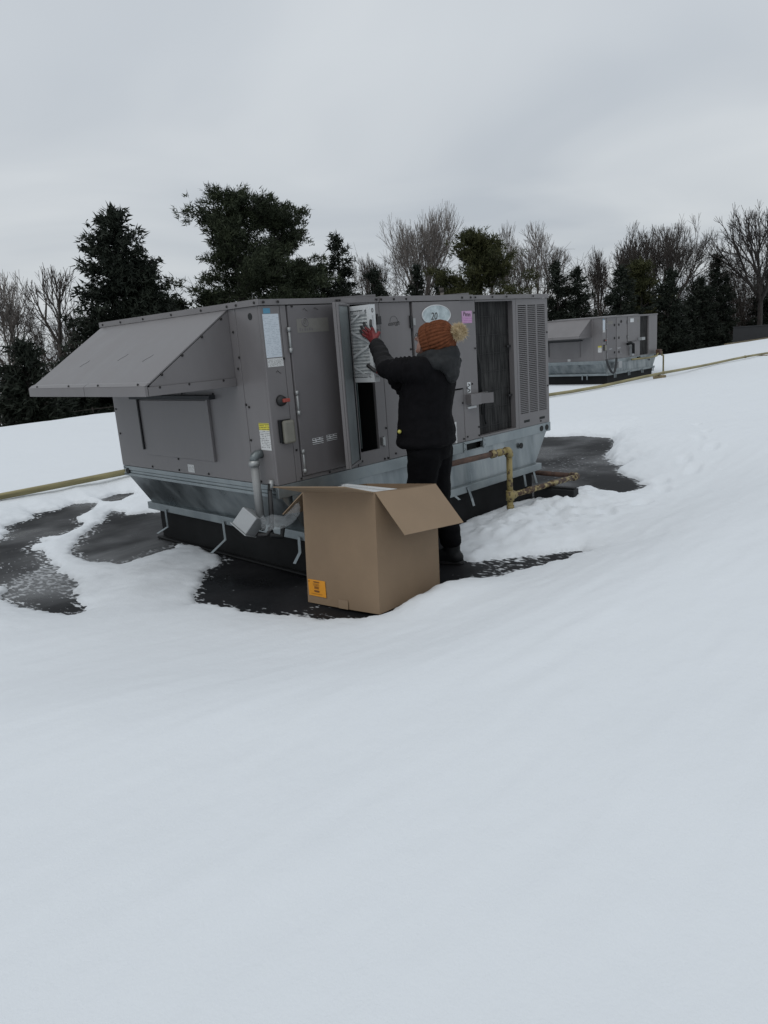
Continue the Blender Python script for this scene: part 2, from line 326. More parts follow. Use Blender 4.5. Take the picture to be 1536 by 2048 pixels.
# ------------------------------------------------------------------ roof, snow, ground
BARE = [
 [(-0.72,3.47),(-0.58,3.38),(-0.51,3.63),(-0.43,3.73),(-0.36,4.00),(-0.23,4.04),(-0.04,4.14),(0.06,4.34),(0.22,4.29),(0.48,4.47),(0.64,4.30),(0.57,4.11),(0.46,3.90),(0.33,3.82),(0.16,3.68),(0.08,3.53),(0.07,3.35),(-0.06,3.18),(-0.18,3.16),(-0.25,3.07),(-0.42,3.20),(-0.50,3.08),(-0.47,2.95),(-0.63,2.94),(-0.65,2.77),(-0.60,2.63),(-0.67,2.40),(-0.68,2.25),(-0.73,2.23),(-0.74,2.09),(-0.89,2.01),(-1.03,1.97),(-1.02,1.86),(-1.13,1.88),(-1.19,2.05)],
 [(0.52,3.61),(0.56,3.42),(0.51,3.26),(0.68,3.18),(0.77,3.06),(0.99,3.0),(0.80,2.00),(2.60,2.00),(2.60,0.10),(1.95,0.06),(1.78,0.02),(1.65,-0.05),(1.37,-0.27),(1.03,-0.58),(1.05,-0.72),(1.11,-0.75),(1.31,-0.88),(1.45,-1.03),(1.65,-1.16),(1.60,-1.25),(1.25,-1.15),(0.89,-1.05),(0.66,-0.93),(0.45,-0.87),(0.2,-0.875),(0.0,-0.90),(-0.13,-0.82),(-0.27,-0.62),(-0.29,-0.50),(-0.42,-0.24),(-0.44,-0.11),(-0.44,-0.04),(-0.48,0.10),(-0.49,0.17),(-0.55,0.30),(-0.50,0.32),(-0.43,0.45),(-0.38,0.50),(-0.29,0.62),(-0.17,0.73),(-0.12,0.84),(0,0.87),(0.14,0.92),(0.18,1.02),(0.21,1.24),(0.28,1.55),(0.25,1.75),(0.02,1.76),(-0.11,1.74),(-0.27,1.64),(-0.36,1.71),(-0.45,1.91),(-0.47,2.11),(-0.42,2.19),(-0.43,2.28),(-0.36,2.47),(-0.27,2.57),(-0.12,2.80),(-0.03,2.87),(0.13,3.10),(0.27,3.24),(0.40,3.44)],
 [(1.20,0.30),(2.50,2.00),(5.43,1.94),(6.39,2.12),(6.52,1.85),(6.65,1.64),(6.60,1.36),(6.57,1.13),(6.16,0.87),(5.77,0.69),(5.33,0.55),(5.11,0.44),(5.02,0.33),(4.73,0.15),(4.77,0.04),(4.63,-0.02),(4.46,-0.02),(4.19,-0.25),(4.14,-0.37),(3.86,-0.58),(3.86,-0.64),(3.53,-0.67),(3.43,-0.58),(3.45,-0.40),(3.60,-0.15),(3.55,-0.12),(3.23,-0.12),(3.00,-0.08),(2.95,0.0),(2.74,0.02),(2.70,0.10),(2.63,0.10),(2.26,0.06),(1.95,0.06)],
 [(0.79,4.41),(1.03,4.53),(1.18,4.39),(1.10,4.21),(0.93,4.12),(0.82,3.96),(0.75,3.96),(0.72,4.18)],
 [(-1.20,1.59),(-1.10,1.50),(-0.98,1.47),(-1.01,1.40),(-0.98,1.34),(-0.95,1.15),(-0.97,1.08),(-1.01,1.03),(-1.01,0.89),(-1.02,0.77),(-1.08,0.76),(-1.16,0.89),(-1.20,1.06),(-1.22,1.27),(-1.24,1.41)],
]
SLUSH = [[(-0.50,2.12),(-0.25,2.10),(-0.08,2.09),(0.13,2.08),(0.20,1.89),(0.1,1.6),(-0.37,1.6)], [(-1.03,1.98),(-0.72,2.10),(-0.80,1.45),(-0.92,1.2),(-1.24,1.59)]]
def psd(px, py, poly):
    """signed distance to polygon, negative inside"""
    d = np.full(px.shape, 1e9); ins = np.zeros(px.shape, bool); n = len(poly)
    for i in range(n):
        ax, ay = poly[i]; bx, by = poly[(i + 1) % n]; ex, ey = bx - ax, by - ay
        t_ = np.clip(((px - ax) * ex + (py - ay) * ey) / (ex * ex + ey * ey + 1e-12), 0, 1)
        d = np.minimum(d, (px - ax - t_ * ex) ** 2 + (py - ay - t_ * ey) ** 2)
        c = ((ay > py) != (by > py)) & (px < (bx - ax) * (py - ay) / ((by - ay) if abs(by - ay) > 1e-12 else 1e-12) + ax); ins ^= c
    return np.where(ins, -1, 1) * np.sqrt(d)
def axis(lo, a, b_, hi, step, grow=1.10):
    mid = list(np.arange(a, b_ + 1e-9, step)); up = []; x = mid[-1]; s_ = step
    while x < hi: s_ = min(s_ * grow, 1.2); x = min(x + s_, hi); up.append(x)
    dn = []; x = mid[0]; s_ = step
    while x > lo: s_ = min(s_ * grow, 1.2); x = max(x - s_, lo); dn.append(x)
    return np.array(dn[::-1] + mid + up)
EDGE = lambda x: np.where(x < 19.0, 16.2, 10.9)     # far edge of the roof steps in
gx = axis(-22, -2.6, 6.9, 58, 0.024); gy = axis(-22, -3.4, 4.8, 16.2, 0.024)
X, Y = np.meshgrid(gx, gy, indexing='ij')
def unit_noise(s_, z=0.0, sx=1, sy=1, oct=3): return fbm(np.stack([X * s_ * sx, Y * s_ * sy, np.full_like(X, z)], -1), oct)
nearm = (X > -3.2) & (X < 7.5) & (Y > -3.6) & (Y < 5.4)
D = np.full(X.shape, 5.0)
jx = X + 0.06 * unit_noise(8, 1.5) + 0.045 * unit_noise(22, 2.5, oct=2); jy = Y + 0.06 * unit_noise(8, 8.5) + 0.045 * unit_noise(22, 5.5, oct=2)
dd = np.full(nearm.sum(), 1e9)
for P_ in BARE: dd = np.minimum(dd, psd(jx[nearm], jy[nearm], P_))
for P_ in SLUSH: dd = np.minimum(dd, psd(jx[nearm], jy[nearm], P_) + 0.03)
D[nearm] = dd - 0.04 * sstep(0.8, -0.1, X[nearm]) * sstep(0.6, 1.6, Y[nearm])
rx = np.maximum(np.maximum(-X, X - 3.2), 0); ry = np.maximum(np.maximum(-Y, Y - 2.1), 0); rr_ = np.hypot(rx, ry)
frontw = sstep(0.3, -1.2, Y) ** 1 if False else sstep(0.6, -1.0, Y - 0.25 * (X + 1))
depth = 0.045 + 0.10 * sstep(0.5, 2.6, rr_) + frontw * 0.15 * sstep(0.95, 2.3, rr_) * sstep(9, 4, X)
# deeper trampled mound beside the box, against the curb
mound = np.exp(-(((X - 2.3) / 1.15) ** 2 + ((Y + 0.50) / 0.52) ** 2)); depth = depth + 0.055 * mound
bank = np.exp(-(((X - 0.32) / 0.42) ** 2 + ((Y + 1.02) / 0.22) ** 2)); depth = depth + 0.06 * bank
edgew = 0.20 + 0.10 * sstep(1.0, 2.0, rr_) - 0.13 * np.exp(-(((X - 5.2) / 1.6) ** 2 + ((Y - 0.8) / 1.2) ** 2)) - 0.11 * bank
Hs = depth * (1 - np.exp(-np.maximum(D, 0) / edgew)) + 0.012 * sstep(0, 0.03, D)
ramp = sstep(0.0, 0.5, np.maximum(D, 0))
Hs = Hs + ramp * (0.030 * unit_noise(0.7, 3.3, 1, 1.6) * sstep(10, 5, X) + 0.012 * unit_noise(2.2, 4.1, 0.5, 1.7) + 0.007 * unit_noise(7, 6.1, 0.35, 1.8) + 0.003 * unit_noise(16, 3.1, 0.5, 1.8))
Hs = Hs + mound * sstep(0, 0.2, D) * (0.085 * unit_noise(4.5, 7.7) + 0.045 * unit_noise(17, 2.2))
lis = np.exp(-(((X + 0.45) / 0.6) ** 2 + ((Y - 1.2) / 0.6) ** 2)); Hs = Hs + lis * sstep(0, 0.15, D) * (0.02 * unit_noise(6, 9.2, 0.6, 1.4) + 0.008 * unit_noise(24, 1.2))
# footprints leading off to the right of the mound and a few scuffs
for (fx, fy, fa) in ((3.5, -0.95, 20), (3.85, -0.80, 30), (4.2, -0.95, 15), (4.55, -0.72, 25), (4.9, -0.85, 20), (5.3, -0.55, 30), (5.75, -0.45, 20), (2.9, -1.05, 10), (2.5, -0.95, 30), (1.9, -0.75, 60), (6.6, 0.0, 20), (7.4, 1.2, 40), (8.2, 2.0, 10)):
    ca, sa = math.cos(R(fa)), math.sin(R(fa)); u_ = (X - fx) * ca + (Y - fy) * sa; v_ = -(X - fx) * sa + (Y - fy) * ca
    g = np.exp(-((u_ / 0.14) ** 4 + (v_ / 0.06) ** 4)); rim = np.exp(-((u_ / 0.19) ** 4 + (v_ / 0.10) ** 4))
    Hs = Hs + np.where(D > 0.05, -0.035 * g + 0.012 * rim, 0)
Hs = np.where(D > 0, np.maximum(Hs, 0.003), -0.03)
Hs = np.minimum(Hs, np.where(D > 0, 1, -0.03))
zedge = sstep(0.0, 0.5, EDGE(X) - Y); Hs = np.where(D > 0, np.maximum(Hs * (0.6 + 0.4 * zedge), 0.003), Hs)
ZO = lambda x: -0.15 * sstep(5.5, 14.0, x)
u2 = np.hypot(np.maximum(np.maximum(15.9 - X, X - 19.0), 0), np.maximum(np.maximum(6.0 - Y, Y - 8.3), 0)); Hs = np.where(D > 0, Hs * (1 - 0.75 * np.exp(-(u2 / 0.9) ** 2)), Hs) + ZO(X)
def snow_at(x, y):
    i = np.abs(gx - x).argmin(); j = np.abs(gy - y).argmin(); return float(Hs[i, j])
nx_, ny_ = X.shape
idx = np.arange(nx_ * ny_).reshape(nx_, ny_)
fc = np.stack([idx[:-1, :-1], idx[1:, :-1], idx[1:, 1:], idx[:-1, 1:]], -1)
keep = (D[:-1, :-1] > -0.05) | (D[1:, 1:] > -0.05)
cxm = (X[:-1, :-1] + X[1:, 1:]) / 2; cym = (Y[:-1, :-1] + Y[1:, 1:]) / 2
keep &= cym < EDGE(cxm)
fc = fc[keep]
def big_mesh(name, V, F, material, smooth=True):
    m = bpy.data.meshes.new(name); m.vertices.add(len(V)); m.vertices.foreach_set('co', V.astype(np.float32).ravel())
    k_ = F.shape[1]; m.loops.add(F.size); m.loops.foreach_set('vertex_index', F.astype(np.int32).ravel())
    m.polygons.add(len(F)); m.polygons.foreach_set('loop_start', np.arange(0, F.size, k_, dtype=np.int32))
    m.update(calc_edges=True); m.polygons.foreach_set('use_smooth', [smooth] * len(F)); m.materials.append(MATS[material]); return m
def compact(V, F, *attrs):
    used = np.unique(F); mp = np.full(len(V), -1); mp[used] = np.arange(len(used)); return (V[used], mp[F]) + tuple(a[used] for a in attrs)
sl = np.zeros(X.shape)
for P_ in SLUSH:
    q = np.zeros(X.shape); q[nearm] = sstep(0.10, -0.10, psd(jx[nearm], jy[nearm], P_)); sl = np.maximum(sl, q)
icy = np.clip(lis * 0.55 * (0.6 + 1.2 * unit_noise(3, 4.4, 0.6, 1.5)) + 0.35 * sstep(0.05, 0.0, D) * (rr_ < 2.2), 0, 1) * (D > 0)
V = np.stack([X.ravel(), Y.ravel(), Hs.ravel()], -1)
Vc, Fc, sa_ = compact(V, fc, np.clip(icy + 0.8 * sl, 0, 1).ravel())
snow = bpy.data.objects.new('snow', big_mesh('snow', Vc, Fc, 'snow')); col.objects.link(snow); tag(snow, kind='structure')
a_ = snow.data.attributes.new('slush', 'FLOAT', 'POINT'); a_.data.foreach_set('value', sa_.astype(np.float32))
# roof deck sheet (membrane) with frost density, over a building body
gx2 = axis(-22, -2.4, 6.9, 58, 0.06, 1.2); gy2 = axis(-22, -1.6, 4.8, 16.2, 0.06, 1.2)
X2, Y2 = np.meshgrid(gx2, gy2, indexing='ij'); D2 = np.full(X2.shape, 1.0); nm2 = (X2 > -3) & (X2 < 7.5) & (Y2 > -2.5) & (Y2 < 5.2)
dd = np.full(nm2.sum(), 1e9)
for P_ in BARE: dd = np.minimum(dd, psd(X2[nm2], Y2[nm2], P_))
D2[nm2] = dd
fr = 0.45 * sstep(-0.10, 0.0, D2) + 0.05
def blob(x, y, ax, ay): return np.exp(-(((X2 - x) / ax) ** 2 + ((Y2 - y) / ay) ** 2))
fr = fr + 0.45 * blob(1.15, -0.95, 0.5, 0.14) + 0.26 * blob(4.6, 0.6, 1.2, 0.6) + 0.25 * blob(-0.9, 2.2, 0.25, 0.6) + 0.2 * blob(-0.2, -0.45, 0.2, 0.2)
sl2 = np.zeros(X2.shape)
for P_ in SLUSH:
    q = np.zeros(X2.shape); q[nm2] = sstep(0.12, -0.08, psd(X2[nm2], Y2[nm2], P_)); sl2 = np.maximum(sl2, q)
i2 = np.arange(X2.size).reshape(X2.shape); f2 = np.stack([i2[:-1, :-1], i2[1:, :-1], i2[1:, 1:], i2[:-1, 1:]], -1)
cx2 = (X2[:-1, :-1] + X2[1:, 1:]) / 2; cy2 = (Y2[:-1, :-1] + Y2[1:, 1:]) / 2; f2 = f2[cy2 < EDGE(cx2)]
V2, F2, fr_, sl_ = compact(np.stack([X2.ravel(), Y2.ravel(), ZO(X2).ravel()], -1), f2, fr.ravel(), sl2.ravel())
roof = bpy.data.objects.new('roof_membrane', big_mesh('roof_membrane', V2, F2, 'membrane')); col.objects.link(roof); tag(roof, kind='structure')
roof.data.attributes.new('frost', 'FLOAT', 'POINT').data.foreach_set('value', fr_.astype(np.float32))
roof.data.attributes.new('slush', 'FLOAT', 'POINT').data.foreach_set('value', sl_.astype(np.float32))
bld = MB(); bld.box(-22, 19, -22, 16.15, -4.2, -0.17); bld.box(19.003, 58, -22, 10.85, -4.2, -0.17)
tag(bld.build('building_walls', 'timber'), kind='structure')
gd = MB(); gd.box(-1500, 1500, -1500, 1500, -4.6, -4.0); mat('ground', (0.30, 0.29, 0.28), 0.9, c2=(0.72, 0.75, 0.78), scale=0.12, lo=0.40, hi=0.55)
tag(gd.build('ground', 'ground'), kind='structure')

# ------------------------------------------------------------------ rooftop unit
L_, W_, ZB, ZT = 3.2, 2.105, 0.685, 1.837
SCREW = MB(); SCREW.tube([(0, 0, 0), (0, -0.004, 0), (0, -0.007, 0)], [0.0085, 0.0085, 0.005], 6); screw_me = SCREW.mesh('screw'); screw_me.materials.append(MATS['screw'])
def screw(parent, x, y, z, face='F', s=1.0):
    o = bpy.data.objects.new('screw', screw_me); col.objects.link(o); o.parent = parent; o.location = (x, y, z); o.scale = (s, s, s)
    if face == 'L': o.rotation_euler = (0, 0, R(-90))
def make_unit(label, loc=(0, 0, 0), rz=0, near=True):
    u = thing('rooftop_unit', label, 'rooftop unit', loc, rz, 'packaged heating and cooling units on the roof')
    P = 'paint'; G = 'galv'
    def B(name, x0, x1, y0, y1, z0, z1, m=P, bev=0.003, par=None):
        o = MB(); o.box(x0, x1, y0, y1, z0, z1); return o.build(name, m, par or u, bevel=bev)
    def Fp(name, x0, x1, z0, z1, m=P, th=0.022, y=0.0, bev=0.003, par=None): return B(name, x0, x1, y, y + th, z0, z1, m, bev, par)
    zlow = 0.003
    # curb, tapered sheet metal adapter, base rail
    cb_ = MB(); cb_.box(0.24, 2.90, 0.01, 2.05, zlow, 0.305); cb_.box(0.20, 2.94, -0.03, 2.09, zlow, zlow + 0.02)
    cb_.build('curb', 'curb', u, bevel=0.01)
    ad_ = MB(); ad_.hexa([(0.20, 0.0, 0.33), (2.94, 0.0, 0.33), (2.94, 2.08, 0.33), (0.20, 2.08, 0.33), (0.03, 0.02, 0.598), (3.17, 0.02, 0.598), (3.17, 2.085, 0.598), (0.03, 2.085, 0.598)])
    ad_.build('adapter', 'galv_streak', u)
    fl = MB(); fl.box(0.17, 2.97, -0.05, 0.0, 0.275, 0.335); fl.box(0.17, 0.20, 0.003, 2.11, 0.275, 0.335); fl.box(2.94, 2.97, 0.003, 2.11, 0.275, 0.335); fl.box(0.203, 2.937, 2.08, 2.11, 0.275, 0.335); fl.box(0.203, 2.937, 0.003, 2.077, 0.322, 0.33)
    fl.build('adapter_flange', G, u, bevel=0.003)
    rl = MB()
    for z0, z1, o_ in ((0.600, 0.622, 0.0), (0.626, 0.645, 0.006), (0.649, 0.682, 0.0)):
        rl.box(0.0 + o_, 0.028, 0.030, 2.1 - o_, z0, z1); rl.box(3.19, 3.215 - o_, 0.030, 2.1 - o_, z0, z1)
    rl.box(0.012, 0.02, 0.03, 2.08, 0.601, 0.681)
    for a, b_ in ((-0.006, 1.935), (2.160, 3.215)): rl.box(a, b_, 0.0, 0.028, 0.600, 0.682)
    rl.box(1.935, 2.160, 0.0, 0.028, 0.66, 0.682); rl.box(1.935, 2.160, 0.0, 0.028, 0.600, 0.607); rl.box(0.03, 3.18, 2.07, 2.098, 0.60, 0.682)
    rail = rl.build('base_rail', G, u, bevel=0.002)
    B('fork_pocket', 1.93, 2.165, 0.06, 0.08, 0.603, 0.679, 'interior', 0, rail)
    for a in (1.915, 2.178): Fp('rail_plate', a - 0.018, a + 0.018, 0.597, 0.684, G, 0.006, -0.006, 0.001, rail)
    hole = MB(); hole.tube([(0, 0.004, 0), (0, -0.003, 0)], 0.026, 16)
    hm = hole.mesh('rail_hole'); hm.materials.append(MATS['interior'])
    for x_, y_, z_, r_ in ((3.06, -0.001, 0.638, 0), (3.15, -0.001, 0.638, 0), (-0.001, 2.03, 0.640, -90), (2.72, -0.003, 0.53, 0)):
        h = bpy.data.objects.new('rail_hole', hm); col.objects.link(h); h.parent = rail; h.location = (x_, y_, z_); h.rotation_euler = (0, 0, R(r_))
    # inner bodies behind the panels
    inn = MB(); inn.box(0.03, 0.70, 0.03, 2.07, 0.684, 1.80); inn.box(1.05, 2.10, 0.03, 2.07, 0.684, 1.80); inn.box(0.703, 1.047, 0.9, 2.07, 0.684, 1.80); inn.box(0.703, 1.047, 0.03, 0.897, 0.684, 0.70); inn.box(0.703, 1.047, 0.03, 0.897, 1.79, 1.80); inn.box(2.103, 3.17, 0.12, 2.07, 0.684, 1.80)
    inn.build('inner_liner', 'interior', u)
    # short side: big panel under and behind the hood, corner panel
    B('end_panel', 0.0, 0.022, 0.262, 2.105, ZB, 1.80)
    B('corner_post_side', 0.0, 0.022, 0.0225, 0.258, ZB, 1.80)
    B('rear_panel', 0.025, 3.2, 2.083, 2.105, ZB, 1.80)
    B('far_end_panel', 3.178, 3.2, 0.0225, 2.08, ZB, 1.80)
    # roof lid with folded rim; overlapping sheets
    lid = MB()
    for a, b_, k_ in ((-0.012, 1.025, 0), (1.027, 2.092, 0.004), (2.094, 3.212, 0.0)):
        lid.box(a, b_, -0.012 - k_, 0.0, 1.800, 1.835 + k_)
        lid.hexa([(a, 0.001, 1.803), (b_, 0.001, 1.803), (b_, 2.11, 1.803), (a, 2.11, 1.803), (a, 0.001, 1.834 + k_), (b_, 0.001, 1.834 + k_), (b_, 2.11, 1.834 + k_), (a, 2.11, 1.834 + k_)])
    lid.box(-0.014, -0.0125, -0.012, 2.115, 1.800, 1.838)
    lid_o = lid.build('roof_lid', P, u, bevel=0.002)
    for a in (0.94, 2.0):      # raised standing seam crickets on the lid
        sm_ = MB(); sm_.hexa([(a - 0.34, 0.02, 1.838), (a + 0.085, 0.02, 1.838), (a + 0.085, 2.0, 1.838), (a - 0.34, 2.0, 1.838), (a - 0.34, 0.02, 1.840), (a + 0.085, 0.02, 1.857), (a + 0.085, 2.0, 1.857), (a - 0.34, 2.0, 1.840)]); sm_.build('lid_seam', P, lid_o)
    # front panels
    Fp('corner_panel', 0.0, 0.150, ZB, 1.798)
    Fp('door_frame', 0.153, 0.200, ZB, 1.798)
    Fp('blower_door', 0.206, 0.712, 0.712, 1.795, 'paint_door', 0.03, -0.010, 0.005)
    fr_ = MB(); fr_.box(0.716, 0.735, 0, 0.022, ZB, 1.798); fr_.box(0.935, 1.026, 0, 0.022, ZB, 1.798); fr_.box(0.735, 0.935, 0, 0.022, ZB, 0.780); fr_.box(0.735, 0.935, 0, 0.022, 1.790, 1.798); fr_.box(0.203, 0.712, 0.003, 0.022, ZB, 0.708)
    fr_.build('filter_opening_frame', P, u)
    if near:
        rk = MB(); rk.box(0.745, 0.845, 0.10, 0.112, 0.79, 1.26); rk.box(0.845, 0.85, 0.09, 0.85, 0.79, 1.78); rk.box(0.72, 0.735, 0.05, 0.85, 0.79, 1.78); rk.build('filter_rack', 'rack', u)
        ang = R(148.5); d_ = Vector((math.cos(ang), -math.sin(ang), 0)); n_ = Vector((-math.sin(ang), -math.cos(ang), 0))   # opened door, folded back
        hx = Vector((0.718, -0.012, 0)); wd = 0.285
        fo = hx + d_ * wd
        mtx = Matrix((d_, n_, Vector((0, 0, 1)))).transposed()
        dr = MB()
        def dbox(a0, a1, n0, n1, z0, z1, mb=dr):
            c_ = hx + d_ * (a0 + a1) / 2 + n_ * (n0 + n1) / 2; c_.z = (z0 + z1) / 2
            m4 = mtx.to_4x4(); m4.translation = c_; mb.obox(m4, a1 - a0, abs(n1 - n0), z1 - z0)
        # n_ points towards the cabinet side of the opened leaf: outer skin there, galvanised inside towards the viewer
        dbox(0, wd, 0.0, 0.022, 0.722, 1.795); dbox(wd - 0.024, wd, -0.014, -0.001, 0.722, 1.795); dbox(0, 0.012, -0.014, -0.001, 0.722, 1.795); dbox(0.014, wd - 0.026, -0.014, -0.001, 0.722, 0.738); dbox(0.014, wd - 0.026, -0.014, -0.001, 1.780, 1.795)
        do = dr.build('filter_door', P, u, bevel=0.002)
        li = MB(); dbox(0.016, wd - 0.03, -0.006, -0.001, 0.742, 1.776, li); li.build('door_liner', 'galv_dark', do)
        gk = MB(); dbox(wd - 0.034, wd - 0.028, -0.012, -0.006, 0.742, 1.776, gk); dbox(0.016, 0.022, -0.012, -0.006, 0.742, 1.776, gk); gk.build('gasket', 'rubber', do)
    else:
        Fp('filter_door', 0.740, 1.020, 0.71, 1.79, P, 0.03, -0.012, 0.004)
    Fp('heat_panel', 1.030, 1.350, ZB, 1.798)
    Fp('control_door', 1.366, 1.928, 1.120, 1.795, P, 0.03, -0.012, 0.004)
    Fp('control_lower_panel', 1.360, 1.928, ZB, 1.108)
    Fp('control_gap', 1.352, 1.364, 1.11, 1.798, 'black', 0.015, 0.005, 0)
    Fp('coil_post', 1.932, 2.130, ZB, 1.798)
    cl = MB(); cl.box(2.10, 2.70, 0.055, 0.115, 0.69, 1.80); coil = cl.build('condenser_coil', 'coil', u)
    if near:
        for k_ in range(7):
            z_ = 0.76 + k_ * 0.151; gb = MB(); gb.box(2.132, 2.652, 0.0505, 0.0535, z_, z_ + 0.0025); gb.build('coil_wire', 'black', coil)
        for k_ in range(4):
            wv = MB(); pts = [(2.145 + 0.03 * k_ * (i / 12) + 0.012 * math.sin(i * 1.3 + k_), 0.03 - 0.006 * k_, 1.46 - i * 0.035 * (1 + 0.2 * k_)) for i in range(13)]; wv.tube(pts, 0.008, 6); wv.build('cable', 'rubber', coil, True)
        for zc in (1.40, 0.98):
            lt = MB(); lt.box(2.60, 2.70, 0.028, 0.045, zc, zc + 0.018); lt.build('clip', 'black', coil)
    cf = MB(); cf.box(2.132, 2.655, 0.0, 0.05, ZB, 0.70); cf.box(2.132, 2.655, 0.0, 0.05, 1.785, 1.798); cf.box(2.655, 2.70, 0.0, 0.05, ZB, 1.798); cf.build('coil_frame', P, u)
    if near:
        fr2 = MB(); cols_ = ((2.733, 2.858), (2.881, 3.008), (3.030, 3.157)); zt, zb_ = 1.745, 0.800
        fr2.box(2.704, cols_[0][0], 0, 0.02, ZB, 1.798); fr2.box(cols_[0][1], cols_[1][0], 0, 0.02, zb_, zt); fr2.box(cols_[1][1], cols_[2][0], 0, 0.02, zb_, zt); fr2.box(cols_[2][1], 3.2, 0, 0.02, ZB, 1.798)
        fr2.box(cols_[0][0], cols_[2][1], 0, 0.02, zt, 1.798); fr2.box(cols_[0][0], cols_[2][1], 0, 0.02, ZB, zb_)
        lp = fr2.build('louver_panel', P, u)
        bk = MB(); bk.box(2.72, 3.17, 0.026, 0.03, 0.79, 1.76); bk.build('louver_backing', 'interior', u)
        nrow = 58; pit = (zt - zb_) / nrow
        smb = MB(); ww = 0.125; smb.hexa([(0, 0.0, 0), (ww, 0.0, 0), (ww, 0.018, pit * 0.30), (0, 0.018, pit * 0.30), (0, 0.0, pit * 0.52), (ww, 0.0, pit * 0.52), (ww, 0.018, pit * 0.80), (0, 0.018, pit * 0.80)]); sme = smb.mesh('louver_slat'); sme.materials.append(MATS[P])
        for (a, b_) in cols_:
            for k_ in range(nrow):
                o = bpy.data.objects.new('louver_slat', sme); col.objects.link(o); o.parent = lp; o.location = (a, 0.001, zb_ + k_ * pit); o.scale = ((b_ - a) / ww, 1, 1)
        for a in (2.78, 3.03): Fp('drain_slot', a, a + 0.09, 0.726, 0.748, 'interior', 0.004, -0.001, 0, lp)
    else:
        Fp('louver_panel', 2.704, 3.2, ZB, 1.798)
    # hood on the short side
    y0, y1, xo, zl, zt = 0.335, 2.085, -0.615, 1.385, 1.795
    h = MB()
    h.plate([(-0.002, y0, zt), (-0.002, y1, zt), (xo, y1, zl), (xo, y0, zl)], 0.008)
    hood = h.build('hood', P, u)
    for yy in (y0, y1 - 0.008):
        s_ = MB(); s_.loft([[(-0.002, yy, zt - 0.004), (xo + 0.004, yy, zl - 0.004), (xo + 0.004, yy, zl - 0.012), (-0.002, yy, zl - 0.012)], [(-0.002, yy + 0.008, zt - 0.004), (xo + 0.004, yy + 0.008, zl - 0.004), (xo + 0.004, yy + 0.008, zl - 0.012), (-0.002, yy + 0.008, zl - 0.012)]]); s_.build('hood_side', P, hood)
    for a, b_ in ((y0 - 0.010, y0 + 0.012), (y1 - 0.012, y1 + 0.010)):
        tr = MB(); tr.box(xo - 0.012, -0.002, a, b_, 1.318, 1.372); tr.build('hood_trim', P, hood, bevel=0.002)
    for a, b_ in ((y0 - 0.010, 1.145), (1.150, y1 + 0.010)):
        lpp = MB(); lpp.box(xo - 0.035, xo - 0.015, a, b_, 1.318, 1.378); lpp.hexa([(xo - 0.035, a, 1.379), (xo - 0.014, a, 1.379), (xo - 0.014, b_, 1.379), (xo - 0.035, b_, 1.379), (xo - 0.010, a, 1.396), (xo + 0.012, a, 1.402), (xo + 0.012, b_, 1.402), (xo - 0.010, b_, 1.396)])
        lpp.build('hood_lip', P, hood, bevel=0.002)
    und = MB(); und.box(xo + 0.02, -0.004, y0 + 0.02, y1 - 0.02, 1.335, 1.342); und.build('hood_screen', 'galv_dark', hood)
    # barometric access panel, rod rail and frame on the short side
    pn = MB(); pn.box(-0.010, -0.001, 0.69, 1.66, 0.80, 1.225); ap = pn.build('relief_panel', P, u, bevel=0.003)
    for yy in (0.685, 1.665): r_ = MB(); r_.box(-0.022, -0.001, yy - 0.010, yy + 0.010, 0.80 if yy < 1 else 0.84, 1.24); r_.build('guide', P if yy < 1 else 'rubber', ap, bevel=0.002)
    r_ = MB(); r_.box(-0.05, -0.001, 0.60, 1.73, 1.235, 1.262); r_.build('guide_rail', 'fence_dark', ap)
    # labels and fittings
    def lab(name, x0, x1, z0, z1, m, y=-0.0012, th=0.001): return Fp(name, x0, x1, z0, z1, m, th, y, 0)
    lab('document', 0.014, 0.136, 1.487, 1.748, 'paper'); lab('document_slip', 0.016, 0.140, 1.430, 1.481, 'doc'); lab('blue_sticker', 0.024, 0.076, 1.751, 1.783, 'blue_label')
    sy = MB(); sy.box(-0.0015, -0.0005, 0.03, 0.138, 0.912, 1.085)
    s1 = sy.build('warning_label', 'doc', u); s2 = MB(); s2.box(-0.0022, -0.0016, 0.03, 0.138, 1.040, 1.085); s2.build('warning_header', 'yellow_print', s1)
    s3 = MB(); s3.box(-0.0015, -0.0005, 0.985, 1.072, 0.70, 0.757); s3.build('rating_sticker', 'doc', u)
    kn = MB(); kn.tube([(0.086, 0.0, 1.218), (0.086, -0.012, 1.218), (0.086, -0.03, 1.218)], [0.036, 0.034, 0.028], 18); k1 = kn.build('disconnect_knob', 'black', u, True)
    kb = MB(); kb.box(0.078, 0.128, -0.046, -0.028, 1.208, 1.230); kb.build('knob_handle', 'red', k1, bevel=0.003)
    ou = MB(); ou.box(0.045, 0.062, -0.02, 0.0, 0.955, 1.10); ou.box(0.062, 0.142, -0.012, 0.0, 0.948, 1.098); oo = ou.build('outlet_box', 'rubber', u, bevel=0.003)
    oc = MB(); oc.box(0.060, 0.146, -0.05, -0.013, 0.946, 1.094); oc.build('outlet_cover', 'clear_cover', oo, bevel=0.014)
    hg = MB(); hg.tube([(0, 0, -0.075), (0, 0, 0.075)], 0.008, 8); hg.tube([(0, 0, -0.078), (0, 0, -0.05)], 0.012, 8); hg.tube([(0, 0, 0.05), (0, 0, 0.078)], 0.012, 8); hgm = hg.mesh('hinge', True); hgm.materials.append(MATS['steel'])
    for x_, z_ in ((0.198, 1.585), (0.212, 1.19), (0.216, 0.81)):
        o = bpy.data.objects.new('hinge', hgm); col.objects.link(o); o.parent = u; o.location = (x_, -0.014, z_)
